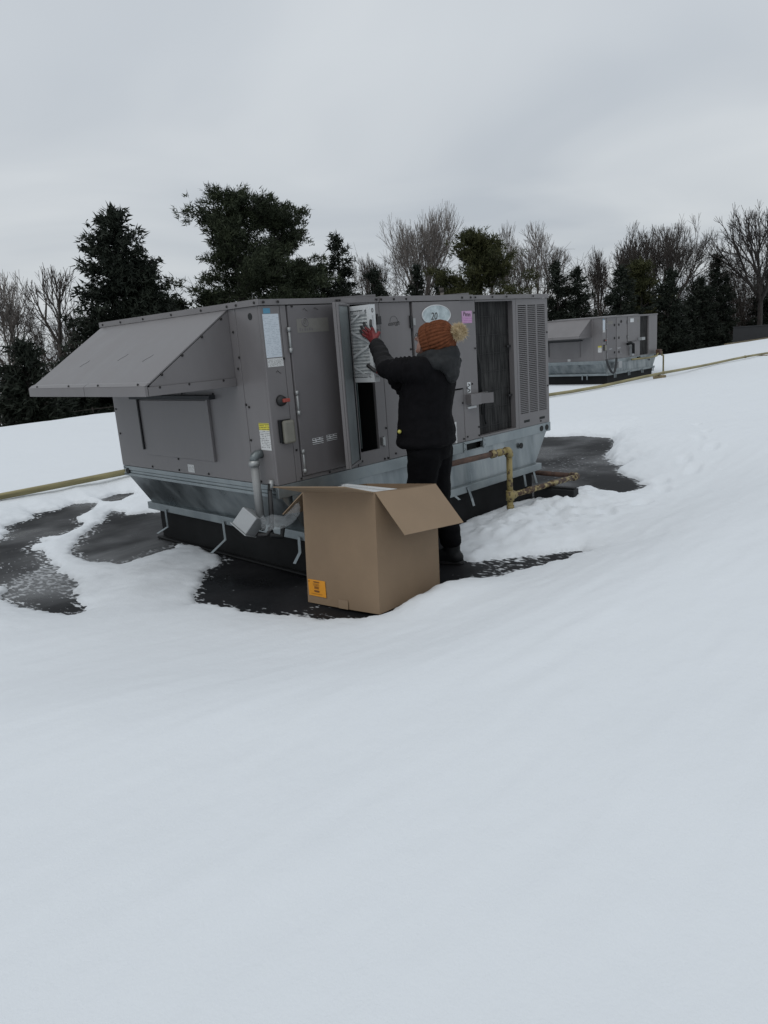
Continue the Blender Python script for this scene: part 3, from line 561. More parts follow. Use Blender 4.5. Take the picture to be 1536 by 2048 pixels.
    la = MB(); la.box(0.968, 1.012, -0.035, 0.0, 1.650, 1.705); la.tube([(0.985, -0.02, 1.70), (0.985, -0.02, 1.722)], 0.009, 8); la.build('latch', 'black', u, bevel=0.005)
    la = MB(); la.box(0.955, 0.975, -0.02, 0.0, 0.80, 0.86); la.box(0.978, 0.99, -0.012, 0.0, 0.79, 0.865); la.build('latch', 'steel', u, bevel=0.003)
    for z_ in (1.655, 1.25):
        la = MB(); la.box(1.338, 1.358, -0.014, 0, z_ - 0.045, z_ + 0.045); h1 = la.build('door_hinge', 'black', u); lb = MB(); lb.box(1.36, 1.385, -0.02, -0.012, z_ - 0.025, z_ + 0.025); lb.build('hinge_leaf', 'steel', h1)
    lab('faded_label', 0.268, 0.535, 1.625, 1.712, 'old_label', -0.0115)
    if near:
        rg = MB(); rg.tube([(0.335 + 0.024 * math.cos(q), -0.0120, 1.690 + 0.024 * math.sin(q)) for q in np.linspace(0.3, 6.6, 24)], 0.0045, 5); rg.tube([(0.335 + 0.010 * math.cos(q), -0.0120, 1.690 + 0.010 * math.sin(q)) for q in np.linspace(0, 6.28, 14)], 0.003, 5); rg.build('label_emblem', 'paint_door', u)
        for k_, wd_ in enumerate((0.012, 0.009, 0.013, 0.008, 0.012, 0.01)): lab('faded_letter', 0.285 + 0.02 * k_, 0.285 + 0.02 * k_ + wd_, 1.636, 1.636 + (0.014 if k_ % 2 else 0.019), 'paint_door', -0.0122, 0.0005)
        for x_ in (0.305, 0.43): lab('silver_sticker', x_, x_ + 0.095, 0.905 + (x_ - 0.3) * 0.04, 0.945 + (x_ - 0.3) * 0.04, 'silver_print', -0.0115)
        # round efficiency mark: arc over a script word
        mk = MB(); mk.tube([(1.172 + 0.040 * math.cos(q), -0.0006, 1.662 + 0.040 * math.sin(q)) for q in np.linspace(-0.1, 3.2, 22)], 0.0012, 5); mk.tube([(1.118 + 0.012 * i, -0.0006, 1.643 - 0.006 * math.sin(i * 0.7)) for i in range(10)], 0.0010, 5)
        mk.tube([(1.222 + 0.015 * (1 if k_ % 2 == 0 else 0.45) * math.cos(1.57 + k_ * 0.628), -0.0006, 1.652 + 0.015 * (1 if k_ % 2 == 0 else 0.45) * math.sin(1.57 + k_ * 0.628)) for k_ in range(11)], 0.0009, 5); mk.build('efficiency_mark', 'fence_dark', u)
        text('energy', 0.042, 'ink', u, front_m(1.165, -0.0006, 1.653, 4), shear=0.35)
        # oval badge
        ov = MB(); n = 40; pts = [(1.632 + 0.165 * math.cos(2 * math.pi * i / n), 1.695 + 0.072 * math.sin(2 * math.pi * i / n)) for i in range(n)]
        ov.loft([[(a, -0.0125, c_) for a, c_ in pts], [(1.632 + (a - 1.632) * 0.97, -0.0155, 1.695 + (c_ - 1.695) * 0.97) for a, c_ in pts]]); ob = ov.build('oval_badge', 'oval', u)
        rb = MB(); rb.tube([(1.632 + 0.165 * math.cos(2 * math.pi * i / n), -0.015, 1.695 + 0.072 * math.sin(2 * math.pi * i / n)) for i in range(n + 1)], 0.004, 6); rb.build('badge_rim', 'white_card', ob)
        text('20', 0.075, 'ink', ob, front_m(1.60, -0.0165, 1.685, 0), shear=0.2)
        pk = lab('pink_tag', 1.955, 2.085, 1.622, 1.716, 'pink_print'); pk2 = lab('pink_header', 1.955, 2.085, 1.668, 1.716, 'pink', -0.0018, 0.0005)
        text('Penn', 0.048, 'ink', u, front_m(2.018, -0.0026, 1.690, -4), shear=0.15)
        lab('marker_scribble', 1.985, 2.028, 1.070, 1.157, 'white_card')
        mk = MB(); mk.tube([(1.997 + 0.02 * math.sin(i * 0.9), -0.003, 1.145 - i * 0.006) for i in range(12)], 0.0035, 5); mk.build('marker_stroke', 'ink', u)
        lab('rating_label', 1.800, 1.822, 0.690, 0.860, 'doc')
        bt = MB(); bt.box(1.962, 2.20, -0.045, -0.002, 1.058, 1.062); bt.box(1.962, 1.966, -0.045, -0.002, 0.985, 1.058); bt.hexa([(2.10, -0.05, 0.975), (2.104, -0.05, 0.975), (2.20, -0.10, 0.975), (2.196, -0.10, 0.975), (2.10, -0.05, 1.058), (2.104, -0.05, 1.058), (2.20, -0.10, 1.058), (2.196, -0.10, 1.058)]); bt.box(1.962, 2.10, -0.052, -0.046, 0.972, 1.062); bt.build('gas_inlet_shroud', P, u)
        bt = MB(); bt.box(1.975, 2.08, -0.012, -0.001, 0.945, 0.962); bt.build('shroud_foot', 'white_card', u)
        for (a, c_, s_) in ((0.33, 1.765, 0.010), (0.075, 1.395, 0.010), (0.42, 1.77, 0.006)):
            sc_ = MB(); sc_.tube([(a + 0.012 * i, -0.0105 if a > 0.2 else -0.0008, c_ + s_ * math.sin(i * 1.7)) for i in range(4)], 0.002, 5); sc_.build('scuff', 'ink', u)
        # scuffs on the hood
        for (yy, f_) in ((1.62, 0.72), (0.72, 0.70), (1.1, 0.66)):
            x_ = xo * f_; z_ = zt + (zl - zt) * f_ + 0.0095; sc_ = MB(); sc_.tube([(x_ + 0.02 * i, yy - 0.02 * i + 0.01 * (i % 2), z_ + 0.02 * i * (zt - zl) / -xo) for i in range(4)], 0.002, 5); sc_.build('scuff', 'fence_dark', hood)
        for z_ in (1.742,): 
            hh = MB(); hh.tube([(-0.0025, 0.105, z_), (0.004, 0.105, z_)], 0.021, 16); hh.build('knockout', 'interior', u)
        # screws
        for x_ in (0.02, 0.13, 0.62, 0.645, 0.995, 1.04, 1.17, 1.30, 1.95, 2.06, 2.12, 2.35, 2.55, 2.95): screw(u, x_, -0.018, 1.818)
        for y_ in (0.03, 0.22, 0.32, 0.62, 1.0, 1.4, 1.75, 2.05): screw(u, -0.0145, y_, 1.818, 'L')
        for x_, z_ in ((0.145, 1.475), (0.172, 0.89), (0.19, 0.70), (0.44, 0.698), (0.75, 0.72), (0.98, 0.70), (1.015, 0.92), (1.015, 0.70), (1.10, 0.72), (1.335, 1.46), (1.335, 0.72), (1.91, 0.71), (1.915, 1.0), (1.91, 1.12), (1.96, 0.72), (2.115, 0.71), (2.115, 0.78), (2.12, 1.05), (2.11, 1.42), (2.115, 1.70), (2.05, 1.14), (3.185, 1.50), (3.18, 1.02), (3.05, 0.71), (1.40, 1.78), (0.24, 1.79)): screw(u, x_, -0.001 if not 0.206 < x_ < 0.712 or z_ < 0.71 else -0.011, z_)
        for y_, z_ in ((0.30, 1.66), (0.265, 1.50), (0.29, 1.43), (0.25, 1.20), (0.22, 1.185), (0.24, 0.97), (0.20, 0.86), (0.24, 0.70), (0.18, 0.70), (1.19, 0.79), (1.20, 0.705), (0.80, 0.705), (1.6, 0.705), (2.07, 1.15), (2.06, 0.95), (0.62, 1.27), (1.0, 1.275)): screw(u, -0.001 if not (0.69 < y_ < 1.66 and z_ > 0.8) else -0.011, y_, z_, 'L')
        sl_n = Vector((zl - zt, 0, -xo)).normalized()
        for f_ in (0.1, 0.35, 0.6, 0.85): 
            for yy in (y0 - 0.001, y1 + 0.004): screw(hood, xo * f_, yy - 0.001, zt + (zl - zt) * f_ - 0.008, 'F', 1.1)
        for yy in (0.42, 0.95, 1.40, 1.95): screw(hood, xo - 0.022, yy, 1.388, 'L', 1.1)
        for xx in (-0.10, -0.35, -0.55): screw(hood, xx, y0 - 0.005, 1.365, 'F', 1.1)
        for x_ in (1.905, 2.17): 
            for z_ in (0.612, 0.625, 0.66, 0.672): screw(rail, x_ + (0.012 if z_ in (0.625, 0.66) else 0), -0.006, z_, 'F', 0.45)
        for y_ in (2.06, 2.085):
            for z_ in (0.612, 0.64, 0.668): screw(rail, -0.001, y_, z_, 'L', 0.5)
        # bent hold-down straps under the flange
        def strap(pts, wdir, wd_=0.028):
            wv = Vector(wdir) * wd_ / 2; s_ = MB()
            for a, b_ in zip(pts[:-1], pts[1:]):
                a = Vector(a); b_ = Vector(b_); n_ = (b_ - a).cross(wv).normalized() * 0.002
                s_.hexa([tuple(q) for q in (a - wv - n_, a + wv - n_, a + wv + n_, a - wv + n_, b_ - wv - n_, b_ + wv - n_, b_ + wv + n_, b_ - wv + n_)])
            s_.build('hold_down_strap', G, u)
        strap([(0.16, 1.80, 0.30), (0.16, 1.80, 0.15), (0.09, 1.86, 0.10)], (0, 1, 0)); strap([(0.16, 0.95, 0.30), (0.155, 0.94, 0.16), (0.06, 1.0, 0.07)], (0, 1, 0)); strap([(0.16, 0.05, 0.30), (0.14, 0.03, 0.20), (0.10, 0.05, 0.13)], (0, 1, 0))
        strap([(1.86, -0.056, 0.32), (1.90, -0.06, 0.22), (1.86, -0.11, 0.17)], (1, 0, 0)); strap([(2.72, -0.02, 0.29), (2.72, -0.04, 0.16)], (1, 0, 0)); strap([(2.87, -0.02, 0.29), (2.88, -0.05, 0.16)], (1, 0, 0)); strap([(1.70, -0.045, 0.28), (1.74, -0.06, 0.24)], (1, 0, 0))
        # electrical conduit with elbow, junction box, flexible whip
        cdv = MB(); cdv.tube([(0.01, 0.150, 0.885), (-0.035, 0.150, 0.885), (-0.055, 0.149, 0.872), (-0.062, 0.148, 0.845)], 0.030, 12); cd1 = cdv.build('conduit_elbow', 'galv_dark', u, True)
        cdv = MB(); cdv.tube([(-0.062, 0.148, 0.85), (-0.064, 0.147, 0.815)], 0.036, 12); cdv.build('conduit_collar', 'steel', cd1, True)
        cdv = MB(); cdv.tube([(-0.064, 0.147, 0.82), (-0.070, 0.135, 0.47)], 0.027, 12); cdv.build('conduit', 'pvc', u, True)
        cdv = MB(); cdv.tube([(-0.02, 0.06, 0.70), (-0.03, 0.06, 0.66), (-0.035, 0.065, 0.50), (-0.04, 0.07, 0.44)], 0.014, 10); cdv.build('flexible_conduit', 'rubber', u, True)
        cdv = MB(); cdv.tube([(-0.005, 0.06, 0.72), (-0.02, 0.06, 0.66)], 0.020, 10); cdv.build('conduit_fitting', 'steel', u, True)
        cdv = MB(); cdv.tube([(-0.045, 0.035, 0.66), (-0.05, 0.035, 0.52), (-0.055, 0.04, 0.42), (-0.09, 0.06, 0.375), (-0.13, 0.10, 0.38)], 0.013, 10); cdv.build('flexible_conduit', 'black', u, True)
        jm = Matrix.Translation((-0.12, 0.195, 0.455)) @ Euler((R(35), R(20), R(25))).to_matrix().to_4x4()
        jb = MB(); jb.obox(jm, 0.13, 0.13, 0.13); jo = jb.build('junction_box', 'jbox', u, bevel=0.006)
        jb = MB(); jb.obox(jm @ Matrix.Translation((0, 0, -0.069)), 0.145, 0.145, 0.008); jb.build('box_lid', 'jbox', jo, bevel=0.003)
        jb = MB(); jb.tube([tuple(jm @ Vector((0.06, -0.03, 0.0))), tuple(jm @ Vector((0.12, -0.05, 0.0)))], 0.024, 10); jb.build('cable_gland', 'rubber', jo, True)
        jb = MB(); jb.tube([(-0.03, 0.10, 0.40), (-0.07, 0.03, 0.37), (-0.03, -0.02, 0.36), (0.0, 0.0, 0.42)], 0.018, 8); jb.build('flexible_conduit', 'rubber', u, True)
        # electrical panel below rail near corner: bare bracket behind the box flap
        br = MB(); br.box(0.10, 0.32, -0.012, -0.002, 0.52, 0.60); br.box(0.14, 0.17, -0.02, -0.013, 0.53, 0.57); br.build('rail_bracket', G, u)
    else:
        lab('oval_badge', 1.52, 1.72, 1.64, 1.74, 'white_card', -0.0135); lab('pink_tag', 1.955, 2.06, 1.62, 1.70, 'old_label')
        for x_ in (0.62, 0.86):
            for z_ in (1.60, 1.25, 0.87): la = MB(); la.box(x_ - 0.015, x_ + 0.015, -0.03, -0.012, z_ - 0.03, z_ + 0.03); la.build('latch', 'black', u)
        lab('silver_sticker', 0.32, 0.50, 0.96, 0.985, 'silver_print', -0.0115); lab('silver_sticker', 0.78, 0.96, 0.96, 0.985, 'silver_print', -0.0135)
        fx = MB(); fx.tube([(0.02 + 0.55 * (i / 14), -0.10 - 0.05 * math.sin(i / 14 * 3.1), 0.72 - 0.38 * math.sin(i / 14 * math.pi) ** 0.8) for i in range(15)], 0.03, 8); fx.build('flexible_conduit', 'fence_dark', u, True)
        jb = MB(); jb.box(0.60, 0.78, -0.16, -0.05, 0.44, 0.62); jb.build('junction_box', 'jbox', u, bevel=0.01)
        vt = MB(); vt.tube([(1.32, -0.02, 1.05), (1.34, -0.12, 1.08), (1.42, -0.16, 1.04), (1.42, -0.16, 0.78)], 0.04, 10); vt.build('flue_elbow', 'rubber', u, True)
        vt = MB(); vt.box(1.5, 1.62, -0.08, 0, 0.72, 1.02); vt.build('flue_hood', 'jbox', u); vt = MB(); vt.box(2.02, 2.2, -0.12, 0, 1.12, 1.2); vt.build('gas_inlet_shroud', 'jbox', u)
        gp = MB(); gp.tube([(1.45, -0.10, 0.62), (2.4, -0.14, 0.60), (2.9, -0.14, 0.62), (3.05, -0.14, 0.74), (3.22, -0.14, 0.72), (3.22, -0.14, 0.62), (3.34, -0.14, 0.60), (3.34, -0.14, 0.10)], 0.024, 8); gp.build('gas_pipe', 'main_pipe', u, True)
        gv = MB(); gv.box(2.98, 3.14, -0.20, -0.06, 0.66, 0.80); gv.build('gas_valve', 'rust_pipe', u, bevel=0.02)
        for x_ in (0.5, 1.3, 2.1, 2.75): s_ = MB(); s_.box(x_, x_ + 0.03, -0.07, -0.055, 0.19, 0.30); s_.box(x_ + 0.08, x_ + 0.11, -0.07, -0.055, 0.19, 0.30); s_.build('hold_down_strap', G, u)
        for y_ in (0.55, 0.70): s_ = MB(); s_.box(0.15, 0.165, y_, y_ + 0.03, 0.17, 0.30); s_.build('hold_down_strap', G, u)
    return u
unit1 = make_unit('large grey rooftop unit with its filter door open, a person working at it', near=True)
unit2 = make_unit('distant grey rooftop unit behind the long yellow pipe with all doors closed', (15.85, 6.22, -0.147), -0.015, near=False)

# ------------------------------------------------------------------ gas piping
def pipe_part(name, pts, r, m, par, n=12): o = MB(); o.tube(pts, r, n); return o.build(name, m, par, True)
gas = thing('gas_pipe', 'yellow and rusty gas pipe rising from the snow beside the person', 'pipe', (2.175, -0.25, 0.11))
def gl(*pts): return [(x - 2.175, y + 0.25, z - 0.11) for x, y, z in pts]
pipe_part('rusty_run', gl((1.20, -0.20, 0.592), (1.96, -0.245, 0.590)), 0.022, 'rust_pipe', gas)
pipe_part('union', gl((1.94, -0.245, 0.590), (1.985, -0.247, 0.589)), 0.034, 'rusty_yellow', gas, 8)
pipe_part('nipple', gl((1.985, -0.247, 0.589), (2.150, -0.25, 0.586)), 0.024, 'yellow_pipe', gas)
pipe_part('coupling', gl((2.03, -0.248, 0.588), (2.075, -0.249, 0.587)), 0.031, 'yellow_pipe', gas, 8)
pipe_part('elbow', gl((2.125, -0.25, 0.587), (2.160, -0.25, 0.584), (2.177, -0.25, 0.568), (2.177, -0.25, 0.535)), 0.034, 'yellow_pipe', gas)
pipe_part('riser', gl((2.177, -0.25, 0.54), (2.172, -0.25, 0.20)), 0.025, 'yellow_pipe', gas)
tee = pipe_part('tee', gl((2.172, -0.25, 0.25), (2.171, -0.25, 0.165)), 0.034, 'yellow_pipe', gas)
pipe_part('tee_branch', gl((2.172, -0.25, 0.205), (2.235, -0.25, 0.203)), 0.034, 'yellow_pipe', tee)
pipe_part('drip_leg', gl((2.171, -0.25, 0.17), (2.170, -0.25, 0.09)), 0.025, 'yellow_pipe', gas)
pipe_part('cap', gl((2.170, -0.25, 0.125), (2.170, -0.25, 0.095)), 0.032, 'yellow_pipe', gas, 8)
pipe_part('branch_line', gl((2.22, -0.25, 0.203), (3.20, -0.25, 0.175)), 0.024, 'rusty_yellow', gas)
for x_ in (2.45, 2.80): pipe_part('coupling', gl((x_, -0.25, 0.203 - (x_ - 2.22) * .028), (x_ + 0.05, -0.25, 0.202 - (x_ - 2.22) * .028)), 0.031, 'rusty_yellow', gas, 8)
pipe_part('elbow', gl((3.18, -0.25, 0.175), (3.235, -0.25, 0.174), (3.255, -0.23, 0.174), (3.255, -0.18, 0.174)), 0.034, 'rusty_yellow', gas)
pipe_part('feed_line', gl((3.255, -0.19, 0.174), (3.255, 2.0, 0.174), (3.255, 4.80, 0.185)), 0.023, 'rust_pipe', gas)
blk = MB(); blk.box(-0.055, 0.055, -0.19, 0.19, 0, 0.10); blk.box(-0.03, 0.03, -0.185, 0.185, 0.10, 0.115)
bo = blk.build('pipe_support_block', 'rubber', None, bevel=0.012); bo.location = (2.80, -0.30, 0.055); bo.rotation_euler = (0, 0, R(6))
tag(bo, 'black rubber support block half in snow under the rusty gas pipe', 'support block')
main = thing('gas_main', 'long straight yellow pipe lying on the snow across the whole roof', 'pipe', (-20, 4.86, 0))
def mp(x): return (x, 0.02 * math.sin(x * 0.5) + 0.35 * float(sstep(20, 42, x)), 0.185 + 0.012 * math.sin(x * 0.9) + 0.75 * float(ZO(x - 20)))
xs = np.linspace(0, 76, 60)
mp_ = MB(); mp_.tube([mp(x) for x in xs], 0.036, 10); mp_.build('pipe_run', 'main_pipe', main, True)
for x in np.arange(5.2, 75, 6.4):
    pipe_part('coupling', [mp(x), mp(x + 0.10)], 0.046, 'main_pipe', main, 10)
for x in np.arange(37.0, 62, 8.3):
    sb = MB(); sb.box(-0.06, 0.06, -0.16, 0.16, -0.07, 0.022); so = sb.build('wood_sleeper', 'timber', None, bevel=0.006); so.location = (-20 + x, 4.86 + mp(x)[1], mp(x)[2] - 0.065)
    tag(so, 'short timber sleeper under the long yellow pipe', 'sleeper', 'sleepers under the yellow pipe')

# ------------------------------------------------------------------ cardboard box
A, Bq, Dq, Eq = Vector((-0.116, -0.329, 0.004)), Vector((-0.055, -0.894, 0.024)), Vector((0.548, -0.834, 0.006)), Vector((0.487, -0.269, 0.004))
A2, B2, D2_, E2 = Vector((-0.032, -0.275, 0.680)), Vector((0.031, -0.839, 0.717)), Vector((0.633, -0.779, 0.645)), Vector((0.572, -0.215, 0.610))
box = thing('cardboard_box', 'tall open brown cardboard box with an orange label on the wet black roof', 'box', (0.2, -0.6, 0.0)); BO = Vector((0.2, -0.6, 0.0))
th = 0.007
def bowed(p0, p1, q1, q0, name, bow=0.012, inner=Vector((0.25, -0.55, 0.35))):
    """one wall of the box, slightly bowed outwards"""
    n_ = (p1 - p0).cross(q0 - p0).normalized()
    if n_.dot((p0 + q1) / 2 - inner) < 0: n_ = -n_
    nu, nv = 10, 8; o = MB(); F_ = []; Bk = []
    for j in range(nv + 1):
        for i in range(nu + 1):
            a, c_ = i / nu, j / nv; p = (p0 * (1 - a) + p1 * a) * (1 - c_) + (q0 * (1 - a) + q1 * a) * c_
            p = p + n_ * bow * math.sin(math.pi * a) * (0.4 + 0.6 * math.sin(math.pi * min(1, c_ * 0.9 + 0.1)))
            F_.append(tuple(p - BO)); Bk.append(tuple(p - n_ * th - BO))
    m_ = (nu + 1) * (nv + 1); f = []
    for j in range(nv):
        for i in range(nu): k_ = j * (nu + 1) + i; f.append((k_, k_ + 1, k_ + nu + 2, k_ + nu + 1)); f.append((m_ + k_, m_ + k_ + nu + 1, m_ + k_ + nu + 2, m_ + k_ + 1))
    for i in range(nu): k_ = nv * (nu + 1) + i; f.append((k_, k_ + 1, m_ + k_ + 1, m_ + k_)); f.append((i + 1, i, m_ + i, m_ + i + 1))
    for j in range(nv): k_ = j * (nu + 1); f.append((k_ + nu + 1, k_, m_ + k_, m_ + k_ + nu + 1)); k_ += nu; f.append((k_, k_ + nu + 1, m_ + k_ + nu + 1, m_ + k_))
    o.add(F_ + Bk, f); return o.build(name, 'cardboard', box, True)
w1 = bowed(A, Bq, B2, A2, 'wall'); bowed(Bq, Dq, D2_, B2, 'wall'); bowed(Dq, Eq, E2, D2_, 'wall'); bowed(Eq, A, A2, E2, 'wall')
for ob_ in box.children:
    mdf = ob_.modifiers.new('es', 'EDGE_SPLIT'); mdf.split_angle = R(40)
bt = MB(); bt.plate([tuple(q - BO + Vector((0, 0, 0.004))) for q in (A, Bq, Dq, Eq)], 0.006); bt.build('bottom', 'cardboard', box)
def flap(p, q, outv, lng, ang, m='cardboard_in', skew=0.0, curl=0.0):
    o_ = Vector(outv).normalized(); d_ = o_ * math.cos(R(ang)) + Vector((0, 0, 1)) * math.sin(R(ang)); al = (q - p).normalized()
    f = MB(); n = 6; ring = []
    for i in range(n + 1):
        s_ = i / n; bend = Vector((0, 0, -curl * s_ * s_))
        ring.append((p + d_ * lng * s_ + bend + al * skew * s_ + al * 0.006, q + d_ * lng * s_ + bend + al * skew * s_ - al * 0.006))
    nn = al.cross(d_).normalized() * 0.005
    for (a, b_), (c_, e_) in zip(ring[:-1], ring[1:]): f.hexa([tuple(v - BO) for v in (a, b_, e_, c_, a + nn, b_ + nn, e_ + nn, c_ + nn)])
    return f.build('flap', m, box)
e1v = (Bq - A).normalized(); e2v = (D2_ - B2).normalized()
flap(A2, B2, -e2v, 0.245, 12); flap(B2, D2_, (0.1, -1, 0), 0.30, -50); flap(E2, A2, (-0.1, 1, 0), 0.26, -38); flap(D2_, E2, (1, 0.1, 0), 0.22, -48)
# print on the box: orange label
u1 = (B2 - A2).normalized(); v1 = (A2 - A).normalized(); nf = u1.cross(v1).normalized()
if nf.dot(Vector((-1, -0.2, 0))) < 0: nf = -nf
def onface(a, c_, off): 
    p = (A * (1 - a) + Bq * a) * (1 - c_) + (A2 * (1 - a) + B2 * a) * c_; return p + nf * (off + 0.0125 * math.sin(math.pi * a)) - BO
lb = MB(); lb.plate([tuple(onface(*q, 0.0018)) for q in ((0.03, 0.07), (0.295, 0.07), (0.285, 0.215), (0.02, 0.215))], 0.0008); lo = lb.build('orange_label', 'orange', box)
def bar(a0, a1, c0, c1, m='brown_ink'):
    o = MB(); o.plate([tuple(onface(*q, 0.0050)) for q in ((a0, c0), (a1, c0), (a1, c1), (a0, c1))], 0.0005); o.build('printed_line', m, lo)
bar(0.11, 0.20, 0.193, 0.202); bar(0.10, 0.19, 0.178, 0.181); bar(0.10, 0.20, 0.167, 0.170)
for k_ in range(3): bar(0.12, 0.19, 0.138 + 0.008 * k_, 0.142 + 0.008 * k_)
bar(0.12, 0.195, 0.108, 0.124); bar(0.07, 0.24, 0.090, 0.0925); bar(0.035, 0.042, 0.192, 0.205, 'ink')
ttx = (onface(0.158, 0.116, 0.0058)); mt3 = Matrix((u1, v1, nf)).transposed().to_4x4(); mt3.translation = ttx
tp = MB(); tp.plate([tuple(onface(*q, 0.0012)) for q in ((0.47, 0.0), (0.60, 0.0), (0.60, 0.075), (0.47, 0.075))], 0.0008); mat('tape', (0.222, 0.158, 0.102), 0.4, var=0.05); tp.build('tape', 'tape', box)
# folded filters standing in the box
def filter_thing(name, label, loc, rot, w_, h_, t_, group=None, detail=True):
    """pleated air filter: local x = thickness, y = width, z = height"""
    f = thing(name, label, 'air filter', loc, 0, group); f.rotation_euler = rot
    fr = MB(); e_ = 0.030
    fr.box(0, t_, 0, w_, 0, 0.004); fr.box(0, t_, 0, w_, h_ - 0.004, h_); fr.box(0, t_, 0, 0.004, 0.0042, h_ - 0.0042); fr.box(0, t_, w_ - 0.004, w_, 0.0042, h_ - 0.0042)
    for x0 in (-0.0025, t_ + 0.0002):
        x1 = x0 + 0.0022; fr.box(x0, x1, 0, w_, 0, e_); fr.box(x0, x1, 0, w_, h_ - e_, h_); fr.box(x0, x1, 0, e_, e_, h_ - e_); fr.box(x0, x1, w_ - e_, w_, e_, h_ - e_)
    fr.build('frame', 'white_card', f)
    n = 44; pl = MB(); v = []; fc_ = []
    for i in range(n + 1):
        z_ = 0.005 + (h_ - 0.010) * i / n; x_ = 0.003 if i % 2 else 0.011
        v += [(x_, 0.004, z_), (x_, w_ - 0.004, z_)]
    for i in range(n): fc_.append((2 * i, 2 * i + 1, 2 * i + 3, 2 * i + 2))
    pl.add(v, fc_); pl.build('pleats', 'media', f)
    if detail:
        for (ya, za, yb, zb) in ((0.0, 0.0, w_ / 2, h_ * 0.28), (w_, 0.0, w_ / 2, h_ * 0.28), (0.0, h_, w_ / 2, h_ * 0.72), (w_, h_, w_ / 2, h_ * 0.72), (w_ / 2, h_ * 0.28, 0.0, h_ * 0.5), (w_ / 2, h_ * 0.28, w_, h_ * 0.5), (w_ / 2, h_ * 0.72, 0.0, h_ * 0.5), (w_ / 2, h_ * 0.72, w_, h_ * 0.5)):
            d_ = Vector((0, yb - ya, zb - za)).normalized(); s_ = Vector((0, -d_.z, d_.y)) * 0.009
            a, b_ = Vector((-0.0032, ya, za)), Vector((-0.0032, yb, zb))
            def cl(p): return Vector((p.x, min(max(p.y, 0.002), w_ - 0.002), min(max(p.z, 0.002), h_ - 0.002)))
            s2 = MB(); s2.plate([tuple(cl(q)) for q in (a - s_, b_ - s_, b_ + s_, a + s_)], 0.0009); s2.build('strap', 'white_card', f)
    return f
for k_ in range(4):
    filter_thing('air_filter', 'white pleated air filter standing on edge inside the cardboard box', (0.06 + 0.075 * k_, -0.80 + 0.01 * k_, 0.075), (0, R(4), R(3)), 0.50, 0.585, 0.05, 'filters in the box', False)
ff = filter_thing('air_filter', 'white pleated air filter being pushed into the open slot by gloved hands', (0.733, -0.205, 1.272), (0, 0, 0), 0.50, 0.503, 0.047)
pt = MB(); pt.box(0.006, 0.040, -0.0012, -0.0004, 0.02, 0.14); pt.build('edge_print', 'card_print', ff)
pt = MB(); pt.tube([(0.023 + 0.007 * math.cos(q), -0.0008, 0.465 + 0.012 * math.sin(q)) for q in np.linspace(0, 6.3, 16)], 0.0022, 5); pt.build('edge_mark', 'ink', ff)
pt = MB(); pt.box(0.017, 0.029, -0.0012, -0.0004, 0.37, 0.44); pt.build('edge_print', 'card_print', ff)
for z_ in (0.045, 0.455): 
    pt = MB(); pt.box(-0.0038, -0.0028, 0.045, 0.155, z_ - 0.010, z_ + 0.010); pt.build('face_print', 'card_print', ff)
# crumpled clear plastic wrap hanging between box and junction box
n = 16; o = MB(); v = []; fc_ = []
for i in range(n + 1):
    for j in range(6):
        a = i / n; c_ = j / 5; p = Vector((-0.15, 0.02, 0.50)).lerp(Vector((-0.02, -0.22, 0.585)), a) + Vector((-0.03, -0.02, -0.10)) * (c_ - 0.3) * (1.0 - 0.3 * a) + Vector((-0.02, -0.02, -0.035)) * math.sin(a * math.pi)
        q = fbm(np.array([[a * 6, c_ * 3, 1.7], [a * 6, c_ * 3, 8.7], [a * 6, c_ * 3, 4.1]])) * 0.03
        v.append(tuple(p + Vector(q)))
for i in range(n):
    for j in range(5): k_ = i * 6 + j; fc_.append((k_, k_ + 1, k_ + 7, k_ + 6))
o.add(v, fc_); pw = o.build('plastic_wrap', 'plastic_film', None, True); sld = pw.modifiers.new('s', 'SOLIDIFY'); sld.thickness = 0.001
tag(pw, 'crumpled clear plastic wrap hanging beside the cardboard box', 'plastic wrap')

# ------------------------------------------------------------------ person
PO = Vector((0.86, -0.60, 0.0)); PF = Vector((-0.30, 0.954, 0)).normalized(); PL = Vector((-PF.y, PF.x, 0)); PZ = Vector((0, 0, 1))
def pp(f, l, z): return PO + PF * f + PL * l + PZ * z
GZ = 0.006
LH = dict(wrist=Vector((0.712, -0.262, 1.520))); RH = dict(wrist=Vector((0.775, -0.335, 1.285)))
sL, sR = pp(0.01, 0.185, 1.345), pp(0.02, -0.185, 1.345)
eL, eR = pp(0.220, 0.205, 1.362), pp(0.20, -0.16, 1.135)
hipL, hipR = pp(0.045, 0.09, 0.86), pp(0.045, -0.09, 0.86)
knL, knR = pp(0.105, 0.085, 0.47), pp(0.05, -0.085, 0.47)
anL, anR = pp(0.06, 0.11, 0.10), pp(-0.03, -0.105, 0.10)
hc = pp(-0.028, 0.004, 1.518)                       # head centre
hf = (PF * 0.93 + PZ * 0.30 + PL * 0.12).normalized(); hl = (PL - hf * PL.dot(hf)).normalized(); hu = hl.cross(hf) * -1
if hu.z < 0: hu = -hu
bd = MB()
bd.ell(hc, (hf, hl, hu), (0.098, 0.075, 0.115)); bd.ell(hc + hf * 0.045 - hu * 0.055, (hf, hl, hu), (0.055, 0.055, 0.065))      # skull, jaw
bd.capsule(hc + hf * 0.095 + hu * 0.012, hc + hf * 0.116 - hu * 0.022, 0.009, 0.014, 10)                                          # nose
bd.ell(hc + hf * 0.090 - hu * 0.058, (hf, hl, hu), (0.014, 0.024, 0.010)); bd.ell(hc + hf * 0.085 - hu * 0.092, (hf, hl, hu), (0.020, 0.022, 0.016))   # lips, chin
